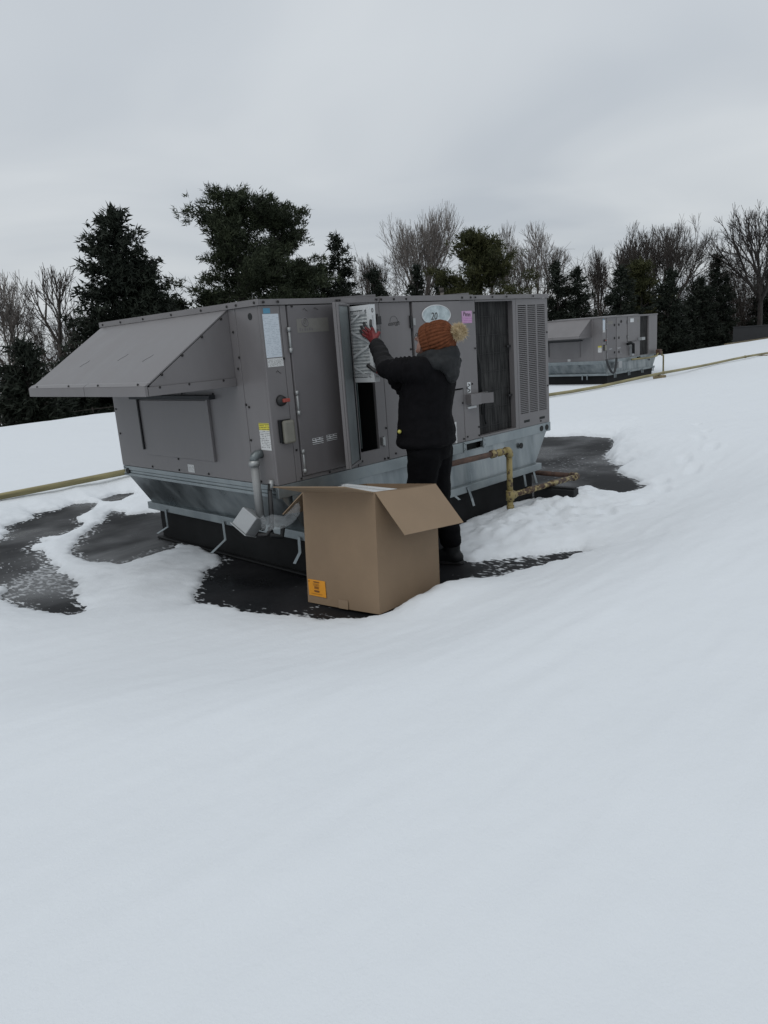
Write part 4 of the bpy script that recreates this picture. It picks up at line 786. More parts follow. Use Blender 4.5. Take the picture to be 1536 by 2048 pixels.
for s_ in (1, -1): bd.ell(hc + hl * 0.076 * s_ - hf * 0.005 - hu * 0.01, (hf, hl, hu), (0.018, 0.010, 0.030))                     # ears
bd.capsule(hc - hu * 0.06 - hf * 0.03, pp(0.0, 0, 1.34), 0.056, 0.062)
def ering(f, z, af, al, n=22): return [tuple(pp(f + af * math.cos(2 * math.pi * i / n), al * math.sin(2 * math.pi * i / n), z)) for i in range(n)]
bd.loft([ering(0.05, 0.80, 0.11, 0.15), ering(0.05, 0.92, 0.12, 0.165), ering(0.04, 1.05, 0.105, 0.14), ering(0.02, 1.2, 0.115, 0.155), ering(0.01, 1.33, 0.10, 0.165), ering(0.0, 1.40, 0.06, 0.09)])
for a, b_, c_ in ((sL, eL, LH['wrist']), (sR, eR, RH['wrist'])): bd.capsule(a, b_, 0.055, 0.043); bd.capsule(b_, c_, 0.043, 0.030)
for a, b_, c_ in ((hipL, knL, anL), (hipR, knR, anR)): bd.capsule(a, b_, 0.078, 0.055); bd.capsule(b_, c_, 0.055, 0.038); bd.capsule(c_ - PZ * 0.045, c_ - PZ * 0.055 + PF * 0.13, 0.036, 0.030)
bme = evaluated(bd, 0.010, 3, 'person'); bme.materials.append(MATS['skin'])
per = bpy.data.objects.new('person', bme); col.objects.link(per)
tag(per, 'person in black jacket and rust knit beanie reaching up to the open filter slot', 'person')
def child(name, me, mats):
    o = bpy.data.objects.new(name, me); col.objects.link(o); o.parent = per
    me.materials.clear()
    for x in mats: me.materials.append(MATS[x])
    return o
for s_ in (1, -1):
    ey = MB(); ey.ell(hc + hf * 0.088 + hl * 0.032 * s_ + hu * 0.004, (hf, hl, hu), (0.010, 0.014, 0.010), 10); ey.build('eye', 'ink', per, True)
# jacket
jk = MB()
jk.loft([ering(0.062, 0.845, 0.170, 0.210), ering(0.064, 0.87, 0.190, 0.225), ering(0.066, 0.95, 0.190, 0.222), ering(0.068, 1.03, 0.176, 0.208), ering(0.058, 1.12, 0.176, 0.208), ering(0.035, 1.22, 0.174, 0.216), ering(0.012, 1.30, 0.155, 0.220), ering(0.0, 1.365, 0.130, 0.190), ering(-0.01, 1.405, 0.105, 0.130), ering(-0.01, 1.43, 0.085, 0.095)])
jk.capsule(pp(0.0, 0.12, 1.335), sL, 0.085, 0.088); jk.capsule(sL, eL, 0.088, 0.070); jk.capsule(eL, eL.lerp(LH['wrist'], 0.93), 0.069, 0.047)
jk.capsule(pp(0.0, -0.12, 1.335), sR, 0.085, 0.088); jk.capsule(sR, eR, 0.088, 0.074); jk.capsule(eR, eR.lerp(RH['wrist'], 0.93), 0.074, 0.048)
jme = evaluated(jk, 0.010, 4, 'jacket')
def seg_t(co, a, b_):
    a = np.array(a); b_ = np.array(b_); d_ = b_ - a; t_ = np.clip(((co - a) @ d_) / (d_ @ d_), 0, 1); return t_, np.linalg.norm(co - a - t_[:, None] * d_, axis=1)
def jfold(co):
    r_ = 0.010 * fbm(co * np.array([9, 9, 14]), 3)
    r_ = r_ + 0.012 * fbm(co * np.array([4, 4, 16]) + 5, 2) * sstep(1.25, 1.0, co[:, 2])
    for (a, b_, l0) in ((eL, LH['wrist'], 0.25), (sL, eL, 0.25), (eR, RH['wrist'], 0.25), (sR, eR, 0.25)):
        t_, d_ = seg_t(co, a, b_); w_ = sstep(0.11, 0.085, d_); ph = t_ * 34 + 9 * fbm(co * 7, 2)
        r_ = r_ + w_ * 0.0045 * np.sin(ph) * sstep(0.0, 0.15, t_)
    r_ = r_ + 0.006 * np.exp(-((co[:, 2] - 0.875) / 0.02) ** 2)          # hem band
    return r_
displace(jme, jfold)
jo = child('jacket', jme, ['fabric_black', 'fabric_sleeve'])
cen = np.empty(len(jme.polygons) * 3); jme.polygons.foreach_get('center', cen); cen = cen.reshape(-1, 3)
t1_, d1_ = seg_t(cen, eL, LH['wrist']); t2_, d2_ = seg_t(cen, sL, eL)
jme.polygons.foreach_set('material_index', ((d1_ < 0.10) & (t1_ > 0.02)).astype(np.int32)); jme.update()
cord = MB(); cpos = pp(0.16, 0.185, 0.965); cord.ell(cpos + PL * 0.02, (PF, PL, PZ), (0.013, 0.012, 0.013), 12); mat('toggle', (0.45, 0.42, 0.10), 0.4); cg = cord.build('cord_toggle', 'toggle', jo, True)
zp = MB(); zp.tube([tuple(pp(0.205, 0.10, 0.88)), tuple(pp(0.205, 0.10, 1.02))], 0.004, 6); zp.build('pocket_zip', 'ink', jo)
# hood lying on the shoulders
hd = MB(); nn = 26
ringp = []
for i in range(nn + 1):
    q = 2 * math.pi * i / nn; bk = (1 - math.cos(q)) / 2        # 0 front .. 1 back
    ringp.append((pp(0.075 * math.cos(q) - 0.02 - 0.045 * bk, 0.105 * math.sin(q), 1.415 + 0.012 * bk + 0.006 * math.sin(5 * q)), 0.030 + 0.022 * bk))
for (a, ra), (b_, rb) in zip(ringp[:-1], ringp[1:]): hd.capsule(a, b_, ra, rb, 10)
hd.ell(pp(-0.135, 0.02, 1.365), (PF, PL, PZ), (0.055, 0.135, 0.075)); hd.ell(pp(-0.150, 0.03, 1.315), (PF, PL, PZ), (0.040, 0.085, 0.070)); hd.ell(pp(-0.150, 0.04, 1.285), (PF, PL, PZ), (0.022, 0.040, 0.040))
hd.ell(pp(-0.06, 0.13, 1.375), (PF, PL, PZ), (0.10, 0.05, 0.045)); hd.ell(pp(-0.06, -0.13, 1.375), (PF, PL, PZ), (0.10, 0.05, 0.045))
for k_ in range(5): q = 2.4 + k_ * 0.35; hd.ell(pp(0.075 * math.cos(q) - 0.085, 0.10 * math.sin(q), 1.448 + 0.008 * (k_ % 2)), (PF, PL, PZ), (0.022, 0.022, 0.026), 10)
hme = evaluated(hd, 0.008, 3, 'hood'); displace(hme, lambda co: 0.010 * fbm(co * np.array([14, 14, 22]), 3)); child('hood', hme, ['fabric_grey'])
# trousers
tz = MB(); tz.loft([ering(0.05, 0.76, 0.125, 0.165), ering(0.05, 0.84, 0.150, 0.185), ering(0.05, 0.93, 0.150, 0.185)])
for a, b_, c_ in ((hipL, knL, anL), (hipR, knR, anR)): tz.capsule(a - PZ * 0.05, b_, 0.118, 0.090); tz.capsule(b_, c_ + PZ * 0.07, 0.083, 0.078); 
tme = evaluated(tz, 0.011, 4, 'trousers'); displace(tme, lambda co: 0.014 * fbm(co * np.array([8, 8, 15]), 3) + 0.010 * fbm(co * np.array([5, 5, 26]), 2) * sstep(0.4, 0.15, co[:, 2])); child('trousers', tme, ['fabric_pants'])
# boots
for a in (anL, anR):
    bt = MB(); g = Vector((a.x, a.y, 0))
    bt.capsule(a + PZ * 0.08, a - PZ * 0.02, 0.062, 0.056); bt.capsule(g + PZ * 0.048 - PF * 0.03, g + PZ * 0.045 + PF * 0.15, 0.050, 0.047); bt.capsule(g + PZ * 0.07 + PF * 0.02, g + PZ * 0.05 + PF * 0.10, 0.055, 0.045)
    bo_ = evaluated(bt, 0.008, 2, 'boot'); ob = child('boot', bo_, ['rubber'])
    so = MB(); ring_ = [(-0.085, 0.0), (-0.07, 0.036), (0.0, 0.042), (0.08, 0.050), (0.16, 0.045), (0.205, 0.018), (0.205, -0.018), (0.16, -0.045), (0.08, -0.050), (0.0, -0.042), (-0.07, -0.036)]
    so.loft([[tuple(g + PF * x_ + PL * y_ + PZ * GZ) for x_, y_ in ring_], [tuple(g + PF * x_ + PL * y_ + PZ * 0.026) for x_, y_ in ring_]]); so.build('sole', 'black', ob, bevel=0.003)
# gloves: five separate fingers each
def glove(chains, palm, cuff, tips_len, mats):
    g = MB()
    for a, b_, ra, rb in palm: g.capsule(a, b_, ra, rb, 12)
    for ch in chains:
        for (a, ra), (b_, rb) in zip(ch[:-1], ch[1:]): g.capsule(a, b_, ra, rb, 10)
    g.capsule(*cuff)
    me = evaluated(g, 0.0042, 2, 'glove'); o = child('glove', me, mats)
    c_ = np.empty(len(me.polygons) * 3); me.polygons.foreach_get('center', c_); c_ = c_.reshape(-1, 3); mi = np.zeros(len(c_), np.int32)
    for ch in chains: mi |= (np.linalg.norm(c_ - np.array(ch[-1][0]), axis=1) < tips_len).astype(np.int32)
    me.polygons.foreach_set('material_index', mi); me.update(); return o
V3 = Vector; fx = 0.716
def fing(base, mid, tip, r=0.0105): return [(V3(base), r * 1.08), (V3(mid), r), (V3(tip), r * 0.88)]
wl = LH['wrist']
glove([fing((fx, -0.183, 1.565), (fx - 0.012, -0.148, 1.590), (fx + 0.006, -0.112, 1.612), 0.0095),
       fing((fx, -0.200, 1.583), (fx - 0.014, -0.162, 1.614), (fx + 0.006, -0.124, 1.638)),
       fing((fx, -0.218, 1.598), (fx - 0.014, -0.188, 1.630), (fx + 0.006, -0.152, 1.660), 0.011),
       fing((fx, -0.240, 1.606), (fx - 0.012, -0.233, 1.640), (fx + 0.004, -0.220, 1.672)),
       [(V3((fx, -0.262, 1.560)), 0.014), (V3((fx + 0.030, -0.262, 1.590)), 0.0125), (V3((fx + 0.062, -0.226, 1.606)), 0.011)]],
      [(wl, V3((fx, -0.195, 1.565)), 0.026, 0.016), (wl, V3((fx, -0.215, 1.583)), 0.026, 0.017), (wl, V3((fx, -0.236, 1.596)), 0.026, 0.016)],
      (wl, eL.lerp(wl, 0.90), 0.031, 0.034), 0.052, ['glove_red', 'glove_black'])
wr = RH['wrist']; rx_ = 0.797
glove([[(V3((0.742, -0.252, 1.332)), 0.014), (V3((0.718, -0.214, 1.352)), 0.0135), (V3((0.718, -0.165, 1.383)), 0.0130)],
       fing((rx_, -0.262, 1.372), (rx_ + 0.006, -0.215, 1.395), (rx_ - 0.003, -0.165, 1.402)), fing((rx_, -0.262, 1.352), (rx_ + 0.008, -0.208, 1.368), (rx_ - 0.003, -0.158, 1.372), 0.011),
       fing((rx_, -0.265, 1.332), (rx_ + 0.008, -0.214, 1.342), (rx_ - 0.003, -0.168, 1.346)), fing((rx_, -0.270, 1.312), (rx_ + 0.006, -0.228, 1.318), (rx_ - 0.003, -0.188, 1.322), 0.0095)],
      [(wr, V3((0.785, -0.268, 1.365)), 0.026, 0.017), (wr, V3((0.790, -0.270, 1.34)), 0.026, 0.017), (wr, V3((0.792, -0.275, 1.318)), 0.026, 0.016), (wr, V3((0.752, -0.262, 1.328)), 0.024, 0.016)],
      (wr, eR.lerp(wr, 0.9), 0.031, 0.034), 0.085, ['glove_red', 'glove_black'])
# hair at the cheek and nape
hr = MB()
for k_ in range(9): q = -0.2 + k_ * 0.1; hr.capsule(hc + hl * 0.078 + hf * (0.045 - 0.012 * k_) - hu * 0.02, hc + hl * (0.080 - 0.004 * k_) + hf * (0.040 - 0.014 * k_) - hu * 0.115, 0.012, 0.008, 8)
for k_ in range(6): hr.capsule(hc - hl * 0.070 + hf * (0.04 - 0.018 * k_) - hu * 0.02, hc - hl * 0.07 + hf * (0.035 - 0.018 * k_) - hu * 0.11, 0.012, 0.008, 8)
hrm = evaluated(hr, 0.005, 1, 'hair'); child('hair', hrm, ['hair'])
gs = MB(); gs.tube([tuple(hc + hl * 0.080 + hf * 0.0 + hu * 0.01), tuple(hc + hl * 0.074 + hf * 0.085 + hu * 0.008), tuple(hc + hl * 0.064 + hf * 0.108 + hu * 0.012)], 0.0025, 6)
for s_ in (1, -1): gs.tube([tuple(hc + hf * 0.110 + hl * (0.034 * s_ + 0.026 * math.cos(q)) + hu * (0.002 + 0.019 * math.sin(q))) for q in np.linspace(0, 6.283, 15)], 0.002, 6)
gs.build('glasses', 'ink', per)
# knitted beanie: ribs run from the folded cuff to the crown
ax = (-hf * 0.80 + hu * 0.62).normalized(); ax = (PF * -0.968 + PZ * 0.27 - PL * 0.02).normalized(); ay = PL - ax * PL.dot(ax); ay.normalize(); az = ax.cross(ay)
cen_h = pp(-0.072, 0.0, 1.527)
def knit_surface(prof, ribs, amp, n=260, m=90, wob=0.0012):
    v = []; f = []; T_ = np.linspace(0, 1, m); px_ = np.interp(T_, [p[0] for p in prof], [p[1] for p in prof]); pr_ = np.interp(T_, [p[0] for p in prof], [p[2] for p in prof])
    for i in range(m):
        for k_ in range(n):
            th_ = 2 * math.pi * k_ / n; cb_ = math.cos(ribs * th_); sharp = 1 - (1 - abs(cb_)) ** 1.5
            r_ = pr_[i] + amp * (abs(math.cos(ribs * th_ / 2)) ** 0.6 - 0.6) * min(1, pr_[i] / 0.09) + wob * math.sin(i * 1.9 + (1 if math.sin(ribs * th_) > 0 else -1) * ribs * th_)
            d_ = ay * math.cos(th_) * 0.93 + az * math.sin(th_) * 1.0
            v.append(tuple(cen_h + ax * px_[i] + d_ * r_))
    for i in range(m - 1):
        for k_ in range(n): f.append((i * n + k_, i * n + (k_ + 1) % n, (i + 1) * n + (k_ + 1) % n, (i + 1) * n + k_))
    f.append(tuple(range(n))); f.append(tuple((m - 1) * n + k_ for k_ in range(n)))
    o = MB(); o.add(v, f); return o
cap = knit_surface([(0, -0.070, 0.104), (0.15, -0.050, 0.111), (0.4, -0.005, 0.114), (0.6, 0.035, 0.107), (0.78, 0.068, 0.087), (0.92, 0.090, 0.052), (1, 0.100, 0.016)], 30, 0.009)
capo = cap.build('beanie', 'knit', per, True)
cuf = knit_surface([(0, -0.100, 0.096), (0.08, -0.107, 0.104), (0.3, -0.097, 0.112), (0.7, -0.066, 0.119), (0.92, -0.050, 0.120), (1.0, -0.046, 0.108)], 34, 0.008, 240, 30); cuf.build('beanie_cuff', 'knit', capo, True)
# fur pompom: fine tufts over a core
pc = cen_h + ax * 0.128 - PZ * 0.004; po = MB(); po.ell(pc, (PF, PL, PZ), (0.038, 0.038, 0.038), 14)
pco = po.build('pompom', 'fur', capo, True)
nn = 2600; dv = rng.normal(size=(nn, 3)); dv /= np.linalg.norm(dv, axis=1)[:, None]; ln = rng.uniform(0.044, 0.058, nn); jt = rng.normal(size=(nn, 3)) * 0.010
base = np.array(pc) + dv * 0.032; tip = np.array(pc) + dv * ln[:, None] + jt; sd_ = np.cross(dv, rng.normal(size=(nn, 3))); sd_ /= np.linalg.norm(sd_, axis=1)[:, None]; sd_ *= 0.0022
Vp = np.concatenate([base - sd_, base + sd_, tip]); ii = np.arange(nn); Fp_ = np.stack([ii, ii + nn, ii + 2 * nn], -1)
fo = bpy.data.objects.new('fur', big_mesh('fur', Vp, Fp_, 'fur', False)); col.objects.link(fo); fo.parent = capo; fo['kind'] = 'stuff'

# ------------------------------------------------------------------ trees beyond the roof
GR = -4.0
def tufts(P, Dv, n_per, length, width, spread, r):
    """many needle-bunch slivers; P points, Dv directions"""
    P = np.repeat(P, n_per, 0); Dv = np.repeat(Dv, n_per, 0); n = len(P)
    d_ = Dv + r.normal(size=(n, 3)) * spread; d_ /= np.linalg.norm(d_, axis=1)[:, None]
    s_ = np.cross(d_, r.normal(size=(n, 3))); s_ /= np.linalg.norm(s_, axis=1)[:, None]
    ln_ = length * r.uniform(0.6, 1.3, n)[:, None]; wd_ = width * r.uniform(0.6, 1.3, n)[:, None]
    base_ = P + r.normal(size=(n, 3)) * length * 0.32
    V_ = np.concatenate([base_ - s_ * wd_ * 0.5, base_ + s_ * wd_ * 0.5, base_ + d_ * ln_]); i_ = np.arange(n)
    return V_, np.stack([i_, i_ + n, i_ + 2 * n], -1)
def limbs(segs, sides=4):
    """tapered limb tubes from (p0, p1, r0, r1) arrays"""
    p0 = np.array([s_[0] for s_ in segs]); p1 = np.array([s_[1] for s_ in segs]); r0 = np.array([s_[2] for s_ in segs]); r1 = np.array([s_[3] for s_ in segs])
    d_ = p1 - p0; d_ /= np.maximum(np.linalg.norm(d_, axis=1), 1e-6)[:, None]
    a = np.cross(d_, np.array([0.31, 0.77, 0.55])); a /= np.linalg.norm(a, axis=1)[:, None]; b_ = np.cross(d_, a); n = len(p0); rows = []
    for P_, R_ in ((p0, r0), (p1, r1)):
        for k_ in range(sides):
            q = 2 * math.pi * k_ / sides; rows.append(P_ + (a * math.cos(q) + b_ * math.sin(q)) * R_[:, None])
    V_ = np.concatenate(rows); i_ = np.arange(n); F_ = [np.stack([i_ + k_ * n, i_ + ((k_ + 1) % sides) * n, i_ + (sides + (k_ + 1) % sides) * n, i_ + (sides + k_) * n], -1) for k_ in range(sides)]
    return V_, np.concatenate(F_)
def conifer(name, label, x, y, ztop, rad, seed, leaf, style='spruce', dens=1.0, low=0.0, group='evergreens beyond the roof edge'):
    r = np.random.default_rng(seed); h = ztop - GR; t = thing(name, label, 'tree', (x, y, GR), r.uniform(0, 6.28), group)
    lean = r.normal(size=2) * 0.012 * h
    def axis_pt(f): return np.array([lean[0] * f, lean[1] * f, h * f])
    segs = [(axis_pt(i / 8), axis_pt((i + 1) / 8), 0.022 * h * (1 - i / 8) + 0.02, 0.022 * h * (1 - (i + 1) / 8) + 0.02) for i in range(8)]
    P = []; Dv = []
    if style == 'spruce':
        nb = int(150 * dens)
        for k_ in range(nb):
            f = 1 - (1 - low - 0.06) * ((k_ + r.random()) / nb) ** 0.75; f = min(f, 0.985)
            ln_ = rad * (1 - f) ** 0.62 * 1.25 / max((1 - 0.10) ** 0.62, .1) * r.uniform(0.62, 1.12); ln_ = min(ln_, rad * 1.12) + 0.12
            q = r.uniform(0, 2 * math.pi); up = r.uniform(-0.12, 0.30) + 0.45 * max(0, f - 0.75); b0 = axis_pt(f); d_ = np.array([math.cos(q), math.sin(q), up])
            m_ = max(3, int(ln_ / 0.16)); prev = b0
            for i in range(1, m_ + 1):
                s_ = i / m_; p = b0 + d_ * ln_ * s_ + np.array([0, 0, -0.16 * ln_ * s_ + 0.22 * ln_ * s_ ** 2.2]) + r.normal(size=3) * 0.05
                if s_ > 0.18:
                    w_ = 0.30 * ln_ * (1 - 0.75 * s_) ; nn_ = 2 if s_ < 0.9 else 1
                    for _ in range(nn_):
                        off = np.array([-d_[1], d_[0], 0]) * r.normal() * w_; P.append(p + off + np.array([0, 0, r.normal() * 0.07])); Dv.append(d_ * 0.8 + np.array([0, 0, 0.1]) + off * 0.6)
                if i == m_: segs.append((b0, p, 0.02 + 0.004 * ln_, 0.008))
        for i in range(14): P.append(axis_pt(0.93 + 0.07 * r.random())); Dv.append(np.array([r.normal() * .4, r.normal() * .4, 1]))
        V_, F_ = tufts(np.array(P), np.array(Dv), 13, 0.27, 0.085, 0.75, r)
    else:
        nb = int(34 * dens)
        for k_ in range(nb):
            f = low + (0.97 - low) * ((k_ + r.random()) / nb); env = min(1.0, max(0.0, (1.0 - f) / 0.40)) ** 0.62
            ln_ = rad * max(0.16, env) * r.choice([0.45, 0.65, 0.85, 1.05, 1.25]); q = r.uniform(0, 2 * math.pi); up = 0.12 + 0.9 * max(0, f - 0.7) + r.normal() * 0.14
            b0 = axis_pt(f); d_ = np.array([math.cos(q), math.sin(q), up]); m_ = 5; prev = b0
            for i in range(1, m_ + 1):
                s_ = i / m_; p = b0 + d_ * ln_ * s_ + np.array([0, 0, 0.22 * ln_ * s_ ** 2]) + r.normal(size=3) * 0.06 * ln_; segs.append((prev, p, 0.045 * (1.2 - s_) + 0.006, 0.045 * (1.2 - s_ - .2) + 0.006)); prev = p
                if s_ > 0.35:
                    cs = (0.17 + 0.17 * r.random()) * (0.75 + 0.10 * rad)
                    for _ in range(int(9 + 9 * s_)):
                        o_ = r.normal(size=3) * np.array([1, 1, 0.5]) * cs; P.append(p + o_); Dv.append(d_ * 0.6 + np.array([0, 0, 0.5]) + o_ * 0.8)
        for i in range(26): P.append(axis_pt(0.90 + 0.10 * r.random()) + r.normal(size=3) * 0.12); Dv.append(np.array([r.normal() * .4, r.normal() * .4, 1]))
        V_, F_ = tufts(np.array(P), np.array(Dv), 12, 0.24, 0.06, 0.8, r)
    c_ = bpy.data.objects.new('crown', big_mesh('crown', V_, F_, leaf, False)); col.objects.link(c_); c_.parent = t
    V_, F_ = limbs(segs, 5); tr = bpy.data.objects.new('trunk', big_mesh('trunk', V_, F_, 'bark_dark')); col.objects.link(tr); tr.parent = t
    return t
def bare_tree(name, label, x, y, ztop, rad, seed, bark, levels=6, trunk=0.35, upw=0.35, thick=1.0, stems=1, fork=3, group='leafless trees beyond the roof edge'):
    r = np.random.default_rng(seed); h = ztop - GR; t = thing(name, label, 'tree', (x, y, GR), 0, group); big = []; small = []
    L0 = h * (1 - trunk)
    def grow(p, d_, ln_, rd, lev):
        n = 3; q = p
        for i in range(n):
            d_ = d_ + r.normal(size=3) * 0.10 + np.array([0, 0, 0.05]); d_ /= np.linalg.norm(d_); q2 = q + d_ * ln_ / n
            r0 = rd * (1 - 0.25 * i / n); r1 = rd * (1 - 0.25 * (i + 1) / n); (big if rd > 0.035 else small).append((q, q2, r0, r1)); q = q2
            if lev > 0 and i > 0 and r.random() < 0.75:
                sd_ = r.normal(size=3); sd_ -= d_ * sd_.dot(d_); sd_ /= np.linalg.norm(sd_); a = r.uniform(0.45, 0.95); nd_ = d_ * math.cos(a) + sd_ * math.sin(a) + np.array([0, 0, upw * 0.6]); nd_ /= np.linalg.norm(nd_)
                grow(q, nd_, ln_ * r.uniform(0.5, 0.75), r1 * 0.5, lev - 1)
        if lev > 0:
            k_ = 2 if r.random() < 0.75 else 3
            for j in range(k_):
                sd_ = r.normal(size=3); sd_ -= d_ * sd_.dot(d_); sd_ /= np.linalg.norm(sd_); a = r.uniform(0.2, 0.55); nd_ = d_ * math.cos(a) + sd_ * math.sin(a) + np.array([0, 0, upw * 0.3]); nd_ /= np.linalg.norm(nd_)
                grow(q, nd_, ln_ * r.uniform(0.62, 0.88), max(rd * 0.64, 0.010), lev - 1)
    for s_ in range(stems):
        b0 = np.array([r.normal() * 0.3 * (stems > 1), r.normal() * 0.3 * (stems > 1), 0]); ht = h * trunk; rt = 0.020 * h * thick; q = b0; d_ = np.array([r.normal() * 0.04, r.normal() * 0.04, 1])
        for i in range(4): q2 = q + (d_ + r.normal(size=3) * 0.04) * ht / 4; big.append((q, q2, rt * (1 - 0.08 * i), rt * (0.92 - 0.08 * i))); q = q2
        for j in range(fork):
            a = 2 * math.pi * (j + r.random() * 0.6) / fork; sp = 0.35 + 0.9 * rad / L0 * r.uniform(0.3, 1.2); nd_ = np.array([math.cos(a) * sp, math.sin(a) * sp, 1.0]); nd_ /= np.linalg.norm(nd_); grow(q, nd_, L0 * 0.30, rt * 0.55, levels - 1)
    # fit the crown to the height and spread seen
    allp = np.array([s_[1] for s_ in big + small]); kz = h / np.percentile(allp[:, 2], 99.7); kr = rad * 1.12 / max(np.percentile(np.hypot(allp[:, 0], allp[:, 1]), 96), 0.1)
    def fit(lst):
        o_ = []
        for p0, p1, r0, r1 in lst:
            f0 = min(1, p0[2] / (h * trunk)); f1 = min(1, p1[2] / (h * trunk)); m0 = np.array([1 + (kr - 1) * f0] * 2 + [kz]); m1 = np.array([1 + (kr - 1) * f1] * 2 + [kz]); o_.append((p0 * m0, p1 * m1, r0, r1))
        return o_
    V_, F_ = limbs(fit(big), 5); o = bpy.data.objects.new('trunk', big_mesh('trunk', V_, F_, bark)); col.objects.link(o); o.parent = t
    V_, F_ = limbs(fit(small), 3); o = bpy.data.objects.new('crown', big_mesh('crown', V_, F_, bark, False)); col.objects.link(o); o.parent = t
    return t
C_ = conifer
C_('spruce_tree', 'broad dense dark spruce rising behind the rain hood of the near unit', 12.91, 26.39, 7.55, 2.75, 11, 'spruce_leaf', dens=1.9)
C_('pine_tree', 'tallest dark pine with plumed limbs reaching towards the broad spruce', 20.40, 28.82, 9.1, 3.3, 25, 'pine_leaf', 'pine', 1.5, 0.45)
C_('pine_tree', 'round headed tall pine merging with the plumed tallest pine', 23.30, 29.2, 8.9, 3.0, 31, 'pine_leaf', 'pine', 1.6, 0.45)
C_('pine_tree', 'lower thin pine between the tall pines and the pointed spruce', 26.87, 31.38, 6.3, 2.3, 32, 'pine_leaf', 'pine', 1.2, 0.4)
C_('spruce_tree', 'slim pointed open spruce beside the tall pines', 28.50, 29.94, 7.70, 1.75, 41, 'spruce_leaf', dens=0.85)
C_('spruce_tree', 'low dark spruce beside the slim pointed spruce', 28.6, 27.2, 5.35, 1.3, 42, 'spruce_leaf', dens=0.9)
C_('spruce_tree', 'small narrow spruce in front of the tall leafless tree', 31.74, 26.61, 5.49, 1.05, 51, 'spruce_leaf', dens=0.7)
C_('spruce_tree', 'small ragged spruce next to the olive pine', 34.13, 26.89, 5.26, 0.95, 52, 'spruce_leaf', dens=0.6)
C_('pine_tree', 'olive green pine with one long limb reaching sideways', 32.46, 22.54, 6.9, 2.5, 61, 'olive_leaf', 'pine', 1.5, 0.4)
C_('spruce_tree', 'dark spruce beside the weathered pole', 39.95, 22.15, 5.33, 1.3, 71, 'spruce_leaf', dens=0.8)
C_('spruce_tree', 'dark bushy spruce just behind the distant unit', 40.44, 21.0, 4.85, 1.5, 72, 'spruce_leaf', dens=0.8)
C_('spruce_tree', 'dark spruce under the widest leafless crown', 41.83, 18.76, 4.72, 1.5, 81, 'spruce_leaf', dens=0.8)
C_('pine_tree', 'olive tinted evergreen under the widest leafless crown', 44.13, 18.60, 5.13, 1.4, 82, 'olive_leaf', 'pine', 0.9, 0.25)
C_('spruce_tree', 'shaded spruce beyond the end of the distant unit', 42.96, 16.36, 4.18, 1.5, 83, 'spruce_leaf', dens=0.8)
C_('spruce_tree', 'grey green spruce in the brown thicket', 53.38, 17.26, 5.5, 1.6, 84, 'spruce_leaf', dens=0.7)
C_('spruce_tree', 'black looking spruce below the gnarled leafless tree', 58.12, 15.6, 4.25, 1.5, 85, 'spruce_leaf', dens=0.8)
C_('spruce_tree', 'very small spruce between the two shaded spruces', 46.5, 16.4, 2.6, 0.9, 86, 'spruce_leaf', dens=0.5)
C_('spruce_tree', 'low wide evergreen shrub at the roof edge below the rain hood', 6.85, 22.52, 2.22, 1.5, 91, 'spruce_leaf', dens=0.9)
C_('spruce_tree', 'low evergreen at the foot of the broad spruce', 9.6, 25.0, 1.6, 1.5, 92, 'spruce_leaf', dens=0.8)
C_('spruce_tree', 'low evergreen behind the end panel of the near unit', 15.4, 27.4, 3.6, 1.7, 93, 'spruce_leaf', dens=0.9)
C_('spruce_tree', 'half hidden evergreen at the foot of the tallest pine', 18.2, 28.4, 4.4, 2.0, 94, 'pine_leaf', dens=1.0)
C_('spruce_tree', 'dense low evergreen between the broad spruce and the tallest pine', 17.0, 29.5, 4.0, 2.0, 95, 'spruce_leaf', dens=1.2)
C_('spruce_tree', 'dense low evergreen below the round headed pine', 24.4, 28.6, 4.3, 2.1, 96, 'pine_leaf', dens=1.2)
C_('spruce_tree', 'dark evergreen filling the gap beside the slim pointed spruce', 27.0, 28.2, 4.4, 1.9, 97, 'spruce_leaf', dens=1.1)
C_('spruce_tree', 'dim evergreen in the thicket behind the end of the distant unit', 45.6, 19.2, 4.2, 1.8, 98, 'spruce_leaf', dens=0.8)
C_('spruce_tree', 'dim evergreen in the thicket next to the dark wall', 50.6, 17.4, 4.0, 1.8, 99, 'spruce_leaf', dens=0.8)
C_('spruce_tree', 'dark spruce standing well apart beyond the wire fence', -1.5, 31.0, 5.2, 2.0, 120, 'spruce_leaf', dens=1.0)
T_ = bare_tree
T_('leafless_tree', 'tall pale leafless tree with many upright limbs beside the olive pine', 42.42, 35.66, 10.73, 3.0, 101, 'bark_pale', 6, 0.46, 0.25, 0.62, 2, 4)
T_('leafless_tree', 'pale leafless tree half hidden by the olive pine', 47.29, 32.76, 9.39, 2.0, 102, 'bark_pale', 6, 0.48, 0.25, 0.6)
T_('leafless_tree', 'pale spreading leafless tree behind the weathered pole', 45.59, 28.20, 8.73, 2.9, 103, 'bark_pale', 6, 0.44, 0.2, 0.7, 1, 5)
T_('leafless_tree', 'thin leafless tree between two dark spruces', 50.02, 24.67, 6.64, 1.5, 104, 'bark', 6, 0.5, 0.25, 0.6, 1, 4)
T_('leafless_tree', 'wide fan shaped leafless tree rising over dark evergreens', 52.94, 23.36, 8.27, 2.3, 105, 'bark', 6, 0.5, 0.28, 0.6, 2, 4)
T_('leafless_tree', 'dense dark twigged leafless tree with the widest crown', 52.13, 20.34, 8.05, 2.5, 106, 'bark', 6, 0.5, 0.28, 0.6, 2, 4)
T_('leafless_tree', 'gnarled dark leafless tree with low spreading limbs over the dark wall', 54.6, 14.5, 8.43, 3.3, 107, 'bark_dark', 6, 0.48, 0.05, 1.0, 1, 5)
